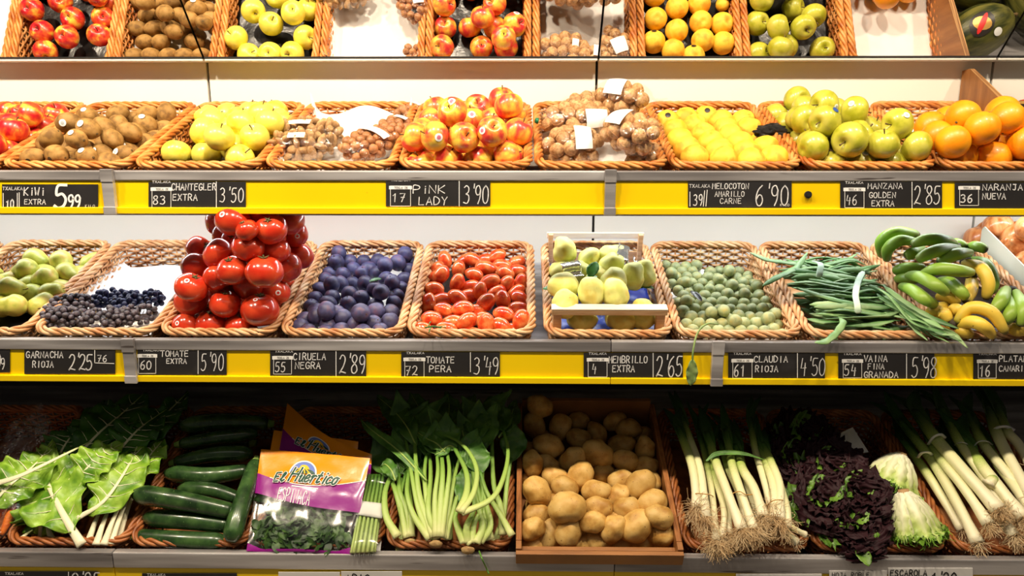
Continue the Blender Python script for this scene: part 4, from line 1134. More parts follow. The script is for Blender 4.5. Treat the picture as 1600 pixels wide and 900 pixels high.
# --- quinces in their wooden crate
t, xc, hw = BK['B5']
cm_ = T3.m @ Matrix.Rotation(R(0), 4, 'X'); 
crate_m = T3.m.copy(); crate_m = crate_m @ Matrix.Rotation(R(-3.0), 4, 'X'); crate_m.translation = T3.w(xc, 0.030, -0.034)
crate = tag(empty('fruit_crate', crate_m), 'slatted pale wooden crate of quinces standing in the wicker basket', 'crate')
CW, CL, CH = hw*2 - .042, .435, .086
hwc = CW/2
def cbox(name, lo, hi, m, bw=.0015):
    b = MB(); b.box(lo, hi)
    return bevel(link(name, b.make(name, m, False), crate), bw)
for k in range(3):
    w_ = CW/3
    cbox('bottom_slat', (-hwc + k*w_ + .001, 0.0, -.005), (-hwc + (k + 1)*w_ - .001, CL, 0.0), M['crate'])
for s in (-1, 1):
    cbox('corner_post', (s*(hwc - .011) - .011, 0, 0), (s*(hwc - .011) + .011, .022, CH), M['crate'])
    cbox('corner_post', (s*(hwc - .007) - .007, CL - .016, 0), (s*(hwc - .007) + .007, CL, CH + .016), M['crate'])
    cbox('side_board', (s*(hwc + .003) - .003, .0, .004), (s*(hwc + .003) + .003, CL, .036), M['crate_white'])
cbox('front_rail', (-hwc - .004, -.006, CH - .014), (hwc + .004, .0, CH), M['crate'])
cbox('front_rail', (-hwc - .004, -.006, 0.0), (hwc + .004, .0, .016), M['crate'])
cbox('front_rail_top', (-hwc - .004, -.006, CH), (hwc + .004, .022, CH + .004), M['crate_white'])
cbox('rear_rail', (-hwc - .004, CL, CH - .003), (hwc + .004, CL + .006, CH + .016), M['crate_white'])
cbox('rear_rail', (-hwc - .004, CL, .004), (hwc + .004, CL + .006, .04), M['crate'])
v, f = [], []
nx, ny = 30, 44
for j in range(ny):
    for i in range(nx):
        x, y = (i/(nx-1) - .5)*(CW - .012), .006 + j/(ny-1)*(CL - .02)
        v.append(Vector((x, y, .006 + .003*math.sin(x*90)*math.sin(y*90))))
for j in range(ny-1):
    for i in range(nx-1): f.append((j*nx+i, j*nx+i+1, (j+1)*nx+i+1, (j+1)*nx+i))
o = link('blue_tray', mesh('blue_tray', v, f, M['blue_pad'])); solid(o, .001); o.matrix_world = crate_m
tag(o, 'blue moulded tray lying in the bottom of the quince crate', 'tray')
def quince_R(th):
    c = math.cos(th)
    return 1.0 + .40*max(0, c)**3 - .12*math.exp(-(th/.22)**2) - .22*math.exp(-((PI-th)/.25)**2)
K_q = Kind('quince', quince_R, M['quince'], None, 3, .12, 1.8)
qs = [(205,235,.9,100,.1),(185,320,.4,30,.2),(395,275,.8,70,.3),(560,245,.9,20,.2),(545,335,.8,60,.3),(750,395,1.0,80,.3),(895,385,.8,90,.1),(215,470,1.1,170,.2),(425,525,1.2,95,.4),(590,462,1.1,80,.2),(240,610,.7,-90,.7),(612,560,1.0,110,.2),(455,400,.5,70,.2),(300,745,.3,-20,.3),(650,745,.4,-25,.4),(795,700,.5,90,.1),(330,390,.4,50,.2)]
it = Zm(840, 355, 5, [(x, y, L_, {'ax': (dg, tw)}) for x, y, L_, dg, tw in qs])
hp = heap('B5', it, 0.0345, -0.028, step=1.4, jit=.05, tight=.9)
spread_heap(hp, K_q, T3, 'pale yellow quince', 'quince', 'quinces in the crate', 'long tomatoes', 40, lambda o: rand_rot())
for (x, y, c, L_, w_, dg, ln, lb) in ((380,470,.03,.055,.016,60,.5,'dark green leaf standing between the quinces in the middle of the crate'),(300,520,.035,.04,.013,100,.3,'dark green leaf beside the quince stack at the crate edge'),(410,395,.05,.05,.017,65,.8,'bright green leaf upright behind the middle quince'),(620,385,.02,.035,.012,-70,.3,'dark green leaf under the rear quinces'),(770,470,.01,.05,.012,10,.1,'dark leaf by the blue tray beside the quince'),(125,485,.03,.03,.012,160,.1,'dark leaf poking out of the crate side')):
    loose_leaf('quince_leaf', T3, 840 + x/5, 355 + y/5, c, L_, w_, M['leaf'], dg, lb, lean=ln)
for k, (x, y, c, dg, ln, s_) in enumerate(((270,330,.055,20,.7,1.0),(690,240,.05,80,1.1,1.5),(800,310,.05,95,.9,1.0))):
    vs, fs = [], []
    for j in range(11):
        for i in range(9):
            u, w_ = i/8 - .5, j/10 - .5
            vs.append(Vector((u*.055, w_*.05, .006*math.sin(w_*9 + k) + .006*mnoise.noise(Vector((u*7, w_*7, k))))))
    for j in range(10):
        for i in range(8): fs.append((j*9+i, j*9+i+1, (j+1)*9+i+1, (j+1)*9+i))
    o = link('foil_wrap', mesh('foil_wrap', vs, fs, M['foil'])); solid(o, .0004)
    o.matrix_world = place(T3.m.to_3x3().to_4x4() @ Matrix.Rotation(R(dg), 4, 'Z') @ Matrix.Rotation(ln, 4, 'X'), T3.P(840 + x/5, 355 + y/5, c), s_)
    tag(o, ('shiny silver wrapper between the quinces near the long tomatoes', 'large crumpled silver wrapper at the rear of the quince crate', 'narrow silver wrapper by the crate side next to the green plums')[k], 'wrapper')

# --- greengages
K_gg = Kind('greengage', lambda th: 1.0 - .07*math.exp(-(th/.25)**2) + .05*math.cos(th)**2, M['greengage'], None, 3, .04, nu=20, nv=14)
poly = [(60,140),(130,190),(370,240),(385,345),(440,330),(500,250),(570,250),(700,280),(870,330),(930,440),(1150,760),(1160,805),(280,815),(230,600),(180,450),(110,280)]
def inside(x, y):
    c = False
    for i in range(len(poly)):
        (x1, y1), (x2, y2) = poly[i], poly[i-1]
        if (y1 > y) != (y2 > y) and x < (x2-x1)*(y-y1)/(y2-y1) + x1: c = not c
    return c
gg = [(490,630,.9),(595,630,.9),(760,470,1.0),(680,415,.8),(275,390,.8),(680,710,.7),(515,380,.5),(160,310,.8),(640,320,.5),(265,555,.6)]
y = 150; k = 0
while y < 815:
    sp_ = 74 + 26*(y - 150)/660
    x = 40 + (sp_/2 if k % 2 else 0)
    while x < 1180:
        xx, yy = x + random.uniform(-9, 9), y + random.uniform(-8, 8)
        if inside(xx, yy): gg.append((xx, yy, random.uniform(-.05, .3)))
        x += sp_
    y += sp_*.62; k += 1
hp = heap('B6', Zm(1020, 370, 5.296, gg), 0.0172, -0.052, jit=.07)
# only their place in the mass tells these apart, so they share what they are
for h in hp:
    pp = project(T3.w(*h[0]))
    band = 'along the front rim' if pp[1] > 505 else ('in the front half' if pp[1] > 475 else ('in the middle' if pp[1] > 448 else 'towards the rear'))
    fruit(K_gg, T3.w(*h[0]), h[1], up_rot(90), 'small round dusty green plum %s of its basket' % band, 'green plum', 'small green plums ' + band)
liner('B6', 'paper_liner', M['paper'], -0.054, 'white paper under the small green plums', 'paper', x0=-BK['B6'][2]+.022, x1=BK['B6'][2]-.05, curl=.02)
loose_leaf('greengage_leaf', T3, 1079, 455, .02, .045, .010, M['tray'], -60, 'shrivelled dark leaf on the small green plums near the quinces', lean=.1)
# the wilted leaf hanging from the basket over the price strip
hp_ = [T3.P(1122, 507, .012), T3.P(1105, 506, .03), on_y(1090, 520, 1.835), on_y(1083, 548, 1.815), on_y(1082, 568, 1.815)]
v, f, a = tube(smoothpath(hp_, 20), 0.0024, 6)
hl = link('hanging_leaf', mesh('hanging_leaf', v, f, M['leaf_pale'])); tag(hl, 'wilted green leaf hanging by its long stalk over the price strip', 'leaf')
v, f, a = leaf_mesh('blade', .068, .0145, None, .05, .2, 14, 6, .002, 3, 1.0)
bl = link('blade', mesh('blade', v, f, M['leaf_pale']), hl); solid(bl)
bl.matrix_local = place(Matrix(((0, -1, 0), (0, 0, -1), (-1, 0, 0))), on_y(1082, 562, 1.813))
tag(bl, 'pointed wilted leaf blade')

# --- flat green beans
t, xc, hw = BK['B7']
bean_me = []
for k in range(6):
    rb = random.Random(k + 5)
    L_ = rb.uniform(.17, .22); bd = rb.uniform(-.03, .03); b2 = rb.uniform(-.012, .012)
    path = smoothpath([(-L_/2, bd*.6, 0), (-L_/4, bd*.15, b2), (0, 0, 0), (L_/4, bd*.2, -b2), (L_/2, bd, b2)], 26)
    rad = [0.0088*(1 + .10*math.sin(i*1.35)) * min(1, (i + .4)/3.2, (26 - i - .3)/4.5) for i in range(26)]
    v, f, a = tube(path, rad, 8, .34, up=(0, 0, 1))
    bean_me.append(mesh('green_bean', v, f, M['bean'], attrs={'along': a}))
nb = 0
def bean(x, y, z, dg, tilt, roll, label, m=None, me=None, cat='bean', group='flat green beans', parts=True):
    o = link('green_bean', me or bean_me[random.randrange(6)])
    o.matrix_world = place(T3.m.to_3x3().to_4x4() @ Matrix.Rotation(R(dg), 4, 'Z') @ Matrix.Rotation(R(tilt), 4, 'Y') @ Matrix.Rotation(R(roll), 4, 'X'), T3.w(x, y, z))
    return tag(o, label, cat, group)
for i in range(104):
    u = random.random()
    yv = .05 + .31*((i + random.random())/104)
    lay = i % 4
    hgt = -.048 + lay*.021 + .012*math.sin(PI*(yv - .03)/.36) + random.uniform(-.004, .004)
    xx = xc + random.uniform(-.045, .035) - .02*(lay == 3)
    wh = 'near the front rim' if yv < .13 else ('in the middle' if yv < .25 else 'at the rear')
    bean(xx, yv, hgt, random.gauss(-4 - 10*(yv < .14), 9), random.uniform(-5, 5), random.uniform(-45, 45), 'flat green bean lying crosswise %s of the bean basket' % wh, group='crosswise beans ' + wh)
for i in range(12):
    q = T3.px(1400 + i*3 + random.uniform(-12, 12), 468 + i*2.6 + random.uniform(-8, 8), .035)
    bean(q.x, q.y - .01, q.z + random.uniform(-.02, .012), -62 + random.gauss(0, 7), random.uniform(-4, 8), random.uniform(-30, 30), 'flat green bean slanting to the front corner beside the bananas', group='slanting beans by the bananas')
q = T3.px(1307, 520, .02); bean(q.x, q.y, q.z, 48, 4, 10, 'bean hanging over the front rim of its basket onto the steel edge')
q = T3.px(1232, 425, .03); bean(q.x, q.y, q.z, 38, -8, 10, 'bean poking over the side towards the green plums')
q = T3.px(1225, 410, .03); bean(q.x, q.y, q.z, -20, 10, 10, 'bean at the rear poking out towards the green plums')
q = T3.px(1455, 510, .012); bean(q.x, q.y, q.z, -52, 0, 10, 'bean lying across the banana basket rim')
for k, (p, lb) in enumerate((([(1270,408,.05),(1282,412,.07),(1281,425,.062),(1280,434,.05)], 'pale band looped over the beans at the rear'), ([(1349,424,.052),(1341,440,.062),(1337,460,.060),(1340,478,.055),(1341,490,.04)], 'long pale band lying over the middle of the beans'))):
    path = smoothpath([T3.P(*c) for c in p], 18)
    v, f, a = tube(path, [.0082*min(1, (i + 1)/2, (18 - i)/2) for i in range(18)], 8, .12, up=T3.ez)
    tag(link('binding_band', mesh('binding_band', v, f, M['bean_pale'])), lb, 'band')

# --- bananas, hands of several
Zb = lambda x, y: (1340 + x/4.5, 335 + y/4.5)
def banana(root, pts, m, r=0.0165, cs=None):
    path = smoothpath([T3.P(*Zb(p[0], p[1]), p[2]) for p in pts], 22)
    rad = [r * (0.36 + .64*math.sin(PI*min(1, max(0, (i/21)*.93 + .035)))**.55) * (0.62 if i in (0, 21) else 1) for i in range(22)]
    v, f, a = tube(path, rad, 9)
    inv = root.matrix_world.inverted()
    b = link('banana', mesh('banana', [inv @ p for p in v], f, m, attrs={'along': a}), root)
    return b
def hand(label, pts, crown, **k):
    mw = T3.m.copy(); mw.translation = T3.P(*Zb(crown[0], crown[1]), crown[2])
    root = tag(empty('banana_hand', mw), label, 'bananas', 'hands of bananas')
    for mm, p in pts: banana(root, p, M[mm], **k)
    v, f = polar(lambda th: 1.0, 12, 8, .3, 2, 3)
    c = link('crown', mesh('crown', [p*.014 for p in v], f, M['banana_tip']), root)
    return root
G, Y_ = 'banana_green', 'banana_yellow'
hand('topmost hand of large green bananas reaching above the rear rim', [
    (G, [(170,300,.03),(165,190,.09),(270,125,.12),(430,140,.10)]), (G, [(205,325,.05),(215,240,.10),(300,185,.13),(410,190,.12)]),
    (G, [(690,210,.10),(600,180,.145),(480,180,.15),(375,215,.13)]), (G, [(460,240,.08),(390,270,.10),(330,300,.09)]), (G, [(720,240,.12),(600,245,.15),(490,280,.15),(415,325,.13)]), (G, [(800,270,.10),(720,275,.135),(640,300,.135),(560,340,.12)])], (690, 235, .09))
hand('two green bananas with black tips next to the plastic board', [(G, [(640,225,.07),(700,205,.09),(765,235,.09)]), (G, [(770,235,.08),(840,225,.10),(910,255,.10)])], (690, 235, .06), r=.015)
hand('hand of green bananas in the middle, curving towards the beans', [
    (G, [(445,425,.10),(560,385,.135),(700,395,.14),(815,410,.12)]), (G, [(345,430,.07),(440,440,.10),(550,500,.11),(635,560,.09)]), (G, [(300,505,.04),(380,530,.065),(470,595,.07),(555,640,.05)]),
    (G, [(560,470,.06),(650,480,.085),(720,540,.085),(770,590,.07)]), (G, [(250,400,.03),(340,380,.05),(480,375,.06)]), (G, [(270,455,.01),(340,450,.03),(430,460,.04)])], (800, 430, .07))
hand('half ripe hand drooping from the middle towards the board', [(Y_, [(740,340,.09),(860,370,.12),(920,480,.10),(900,600,.06)]), (G, [(780,320,.06),(900,350,.09),(950,470,.07),(940,560,.04)]), (Y_, [(800,430,.05),(800,520,.06),(760,620,.05)])], (760, 330, .07))
hand('ripe yellow freckled hand at the front rim', [(Y_, [(690,770,.025),(790,660,.065),(940,690,.07),(1045,840,.03)]), (Y_, [(690,790,.01),(800,755,.045),(890,790,.045),(955,865,.01)]), (Y_, [(690,800,-.01),(740,820,.01),(800,850,.0)]),(Y_, [(640,700,.02),(690,670,.04),(740,690,.04)])], (680, 770, .02))
hand('short yellow bananas with dark ends beside the bean basket', [(Y_, [(480,710,.01),(550,670,.035),(625,635,.03)]), (Y_, [(540,730,.005),(600,690,.035),(650,760,.02)]), (Y_, [(560,580,.03),(640,580,.05),(715,635,.04)]), (Y_, [(600,800,-.02),(640,790,-.01),(700,800,-.01)])], (640, 640, .02), r=.0155)
hand('green bananas turning yellow under the plastic board', [(G, [(1050,520,.06),(1010,600,.08),(950,690,.06)]), (G, [(1080,580,.05),(1080,680,.065),(1030,770,.04)]), (G, [(1110,540,.06),(1160,660,.075),(1150,790,.04)]), (Y_, [(1060,800,.0),(1120,810,.02),(1200,820,.01)])], (1080, 540, .04))
liner('B8', 'tray_liner', M['tray'], -0.07, 'added black sheet shading the space under the hands of bananas', 'tray')  # black sheet added in place of the shade beneath the bananas

# --- plastic board and onions past it
bx = on_y(1537, 356, 2.33).x
zb_ = on_y(1537, 354, 2.33).z
divider('plastic_board', [(1.86, T3.w(0, .02, -T3.h).z + .004), (1.86, 1.115), (1.90, 1.125), (2.33, zb_), (2.34, zb_ - .01), (2.34, T3.w(0, .48, -T3.h).z + .006)], bx + .003, .004, M['sheet'], M['sheet'], 'pale plastic board standing between the bananas and the onions', 'board')
K_on = Kind('onion', lambda th: 1.0 - .08*math.cos(th)**2 + .42*math.exp(-(th/.22)**2) + .08*math.exp(-((PI-th)/.2)**2), M['onion'], None, 3, .04)
onw = [on_y(x, y, Y) for x, y, Y in ((1559,354,2.345),(1587,371,2.30),(1578,391,2.26),(1597,396,2.24),(1606,414,2.18),(1529,374,2.385),(1606,362,2.35),(1612,436,2.10),(1606,386,2.28))]
onw = [w_ if k == 5 else Vector((max(w_.x, bx + .050), w_.y, w_.z)) for k, w_ in enumerate(onw)]
for lv in range(3):
    for k in range(8 - lv*2): onw.append(T3.w(bx + .055 + (k % 2)*.085, .44 - (k//2)*.092 - lv*.02, -T3.h + .046 + lv*.07 + (.02 if lv else 0)))
nm_ = row_names(onw, 40, 'plastic board')
for w_, nm in zip(onw, nm_):
    fruit(K_on, w_, .043, rot_to(img_axis(random.uniform(20, 160), random.uniform(0, .8)), 0), 'coppery brown onion, ' + nm, 'onion', 'onions past the plastic board')

# ================================================================== BOTTOM SHELF
def blade(path, widths, up, ruf=0.004, freq=5, cup=0.1, seed=0, nv=8, s0=0.0, fine=0.0):
    """a leaf blade along path (its midrib): widths gives the half width at fractions of the length"""
    n = len(path); up = Vector(up).normalized()
    vs, fs, al, ac = [], [], [], []
    for i, p in enumerate(path):
        u = i/(n - 1)
        t = (path[min(i + 1, n - 1)] - path[max(i - 1, 0)]).normalized()
        side = t.cross(up)
        side = side.normalized() if side.length > 1e-6 else Vector((1, 0, 0))
        nn = side.cross(t)
        k = u*(len(widths) - 1); a = min(int(k), len(widths) - 2)
        w = widths[a] + (widths[a + 1] - widths[a])*(k - a)
        for j in range(nv + 1):
            v = 2*j/nv - 1
            e = abs(v)
            zz = cup*w*e*e + ruf*e**1.5*math.sin(freq*u*2*PI + seed + (1.3 if v < 0 else 0)) + ruf*.8*mnoise.noise(Vector((u*9, v*5, seed*1.7)))
            ww = w*(1 + (fine*e*math.sin(u*61 + seed*3) if fine else 0) + .12*e*mnoise.noise(Vector((u*8, v, seed))))
            vs.append(p + side*(v*ww) + nn*zz); al.append(s0 + (1 - s0)*u); ac.append(e)
    for i in range(n - 1):
        for j in range(nv):
            a = i*(nv + 1) + j
            fs.append((a, a + 1, a + nv + 2, a + nv + 1))
    return vs, fs, al

def P4(x, y, c, z=None):
    return T4.P(x, y, c)

# --- chard: each leaf a pale rib and a ruffled blade
def chard(pts, wr, wb, label, s0=.3, mblade='chard_blade', seed=0, ruf=.008, veins=True, ribflat=.45, up=None):
    P = [T4.P(*p) for p in pts]
    up = up or (T4.ez*1.0 - CF*.5)
    path = smoothpath(P, 26)
    mid = path[12].copy()
    root = tag(empty('chard_leaf', Matrix.Translation(mid)), label, 'chard', 'chard leaves')
    v, f, a = tube([p - mid for p in path], [wr*(1 - .82*(i/25)**.8) for i in range(26)], 10, ribflat, up=up)
    link('rib', mesh('rib', v, f, M['chard_rib'], attrs={'along': a}), root)
    if wb:
        k0 = int(26*s0)
        bp = smoothpath([p - mid - Vector(up).normalized()*.002 for p in path[k0:]], 34)
        v, f, a = blade(bp, wb, up, ruf, 4.5, .12, seed, 14)
        b = link('blade', mesh('blade', v, f, M[mblade]), root); solid(b, .0007)
        if veins:
            mb = MB()
            for i in range(6, 28, 4):
                for s in (-1, 1):
                    q = i*15
                    pts_ = [Vector(v[q + 7 + s*j]) + Vector(up).normalized()*.0008 for j in (0, 2, 4, 6)]
                    nxt = min(i + 3, 33)*15
                    pts_ = [pts_[0], Vector(v[min(i+1,33)*15 + 7 + s*2]) + Vector(up).normalized()*.0008, Vector(v[min(i+2,33)*15 + 7 + s*4]) + Vector(up).normalized()*.0008, Vector(v[nxt + 7 + s*6]) + Vector(up).normalized()*.0008]
                    vv, ff, aa = tube(smoothpath(pts_, 8), [.0017, .0014, .0012, .001, .0008, .0006, .0004, .0003], 5); mb.add(vv, ff)
            link('veins', mb.make('veins', M['chard_rib']), root)
    return root
Zc = lambda x, y: (x/3.333, 600 + y/3.333)
def C(*l): return [(*Zc(x, y), c) for x, y, c in l]
chard(C((425,838,.01),(335,690,.04),(240,500,.055),(190,330,.05)), .0125, [.006,.04,.075,.085,.075,.045,.002], 'big pale green chard leaf with broad white rib at the front of its basket', .18, seed=1, ruf=.014)
chard(C((-60,530,.07),(100,480,.095),(330,370,.10),(470,300,.09)), .010, None, 'long bare white chard rib lying across the leaves from the carrots', veins=False)
chard(C((-60,640,.05),(60,520,.065),(180,420,.07),(280,300,.06)), .006, [.03,.07,.08,.07,.045,.002], 'pale green chard leaf spread over the carrots', .05, seed=3, ruf=.012)
chard(C((400,700,.03),(540,610,.055),(660,440,.07),(735,280,.06)), .0085, [.006,.035,.062,.066,.055,.03,.002], 'chard leaf with curved white rib beside the pale stalks', .15, seed=4, ruf=.010)
chard(C((390,520,.06),(460,430,.085),(540,360,.09),(640,310,.075)), .004, [.02,.05,.058,.05,.032,.002], 'small yellow-green crinkled chard leaf on top of the heap', .05, seed=5, ruf=.010)
chard(C((620,580,.03),(710,460,.055),(790,360,.06),(850,290,.04)), .006, [.01,.035,.05,.046,.03,.002], 'crinkled chard leaf against the courgette side rim', .08, seed=6, ruf=.012)
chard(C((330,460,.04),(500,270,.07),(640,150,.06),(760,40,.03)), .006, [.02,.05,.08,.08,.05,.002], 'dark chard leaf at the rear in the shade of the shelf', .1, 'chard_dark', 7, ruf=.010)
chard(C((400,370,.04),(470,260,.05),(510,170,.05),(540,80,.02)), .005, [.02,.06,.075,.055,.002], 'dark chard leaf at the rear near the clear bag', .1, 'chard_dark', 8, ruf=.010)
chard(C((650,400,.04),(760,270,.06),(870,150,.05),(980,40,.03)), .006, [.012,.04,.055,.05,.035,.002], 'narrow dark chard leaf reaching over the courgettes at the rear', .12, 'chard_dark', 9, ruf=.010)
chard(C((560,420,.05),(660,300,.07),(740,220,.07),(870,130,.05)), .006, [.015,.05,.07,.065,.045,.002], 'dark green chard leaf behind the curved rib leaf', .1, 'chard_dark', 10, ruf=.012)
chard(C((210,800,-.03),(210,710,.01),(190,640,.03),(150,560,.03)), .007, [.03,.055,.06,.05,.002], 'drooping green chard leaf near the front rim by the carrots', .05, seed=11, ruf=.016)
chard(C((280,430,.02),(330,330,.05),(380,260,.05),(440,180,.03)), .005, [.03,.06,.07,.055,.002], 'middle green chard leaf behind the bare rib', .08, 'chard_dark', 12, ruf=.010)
chard(C((420,600,-.02),(500,520,.0),(560,430,.02),(600,340,.02)), .006, [.03,.06,.07,.055,.002], 'shaded chard leaf underneath the heap', .05, 'chard_blade', 13, ruf=.012)
for k, (a_, b_) in enumerate((((455,835,-.01),(570,560,.02)),((500,838,.0),(610,560,.025)),((540,838,.0),(670,540,.03)),((575,835,-.005),(720,480,.03)),((610,825,-.02),(740,470,.02)),((90,830,-.02),(170,760,-.01)),((280,830,-.02),(240,690,.0)))):
    m_ = ((a_[0] + b_[0])/2 - 8, (a_[1] + b_[1])/2, (a_[2] + b_[2])/2 + .01)
    chard(C(a_, m_, b_), .0105, None, ('pale chard stalk standing upright, %s from the big rib' % ORD[k]) if k < 5 else ('pale stub of chard near the carrots', 'pale chard stub half hidden behind the big rib leaf')[k - 5], veins=False, ribflat=.6)
bagm = Matrix.Translation(T4.P(28, 700, .02))
cb = tag(empty('carrot_bag', bagm), 'crumpled clear bag of carrots at the chard basket corner', 'bag of carrots')
binv = bagm.inverted()
for k, (a_, b_) in enumerate((((3,836,.0),(33,772,.035)),((-14,826,.0),(14,772,.045)),((-34,820,.0),(-4,766,.045)))):
    path = smoothpath([T4.P(*a_), (T4.P(*a_) + T4.P(*b_))/2 + Vector((0, 0, .004)), T4.P(*b_)], 14)
    v, f, a = tube(path, [.004 + .0125*(i/13)**.6*(1 if i < 12 else .7) for i in range(14)], 12)
    link('carrot', mesh('carrot', [binv @ p for p in v], f, M['carrot']), cb)
v, f = polar(lambda th: 1.0, 26, 18, .45, 2.2, 9, .9, .5)
o = link('bag_film', mesh('bag_film', [Vector((p.x*.07, p.y*.07, p.z*.12)) for p in v], f, M['bag_film'], False), cb)
o.rotation_euler = (R(-45), 0, R(-15))
v, f = polar(lambda th: 1.0, 20, 12, .3, 2.2, 4, 1, .5)
o = link('bag_film', mesh('bag_film', [Vector((p.x*.06, p.y*.06, p.z*.09)) for p in v], f, M['bag_film'], False), cb)
o.matrix_world = place(Matrix.Rotation(R(-50), 4, 'X') @ Matrix.Rotation(R(25), 4, 'Y'), T4.P(2, 795, .03))

# --- courgettes
Zz = lambda x, y: (180 + x/3.6, 620 + y/3.6)
def courgette(pts, r, stalk, label):
    r *= 1.1
    P = [T4.P(*Zz(x, y), c) for x, y, c in pts]
    path = smoothpath(P, 24)
    mid = path[12].copy()
    path = [p - mid for p in path]
    if stalk == 0: path.reverse()               # the stalk sits at the end of the path
    rad = [r*(.30 + .70*math.sin(min(PI/2, (i + .6)/23*PI*2.6)))*(1 - .22*(i/23)**2) if i < 23 else r*.62 for i in range(24)]
    v, f, a = tube(path, rad, 16)
    o = link('courgette', mesh('courgette', v, f, M['courgette'])); o.location = mid
    tag(o, label, 'courgette', 'courgettes in their basket')
    d = (path[-1] - path[-3]).normalized()
    v, f, a = tube([path[-1] - d*.002, path[-1] + d*.005, path[-1] + d*.014, path[-1] + d*.017], [r*.62, r*.50, r*.40, r*.42], 6)
    link('stalk', mesh('stalk', v, f, M['courgette_end']), o)
courgette([(365,165,.04),(600,140,.055),(860,150,.03)], .023, 1, 'rearmost dark courgette in deep shade')
courgette([(370,265,.03),(580,230,.045),(800,205,.03)], .019, 0, 'brighter green courgette lying second from the rear')
courgette([(340,370,.02),(560,325,.035),(775,320,.02)], .0205, 0, 'curved courgette lying third from the rear')
courgette([(285,430,.02),(520,445,.035),(745,415,.02)], .0215, 1, 'courgette with its stalk end by the upright one, fourth from the rear')
courgette([(105,545,.055),(350,580,.06),(660,645,.03)], .0235, 1, 'courgette slanting out over the side rim onto the chard')
courgette([(360,520,.01),(540,525,.025),(700,575,.01)], .0195, 1, 'courgette partly hidden behind the slanting one')
courgette([(165,680,.0),(400,695,.012),(640,725,.0)], .0225, 1, 'shiny courgette just above the front one')
courgette([(130,785,-.012),(370,805,-.008),(640,820,-.012)], .0215, 0, 'frontmost courgette lying along the basket rim')
courgette([(650,815,.02),(700,640,.045),(790,370,.055)], .0225, 1, 'courgette lying upright beside the spinach bag')
for k, (a_, b_, c) in enumerate(((330,760,-.035),(300,720,-.045),(260,700,-.045))): 
    y_ = (250, 420, 600)[k]
    courgette([(a_, y_, c),(530, y_, c),(b_, y_ + 10, c)], .022, 1, 'dark courgette underneath the upper ones, %s level' % ('rear', 'middle', 'front')[k])

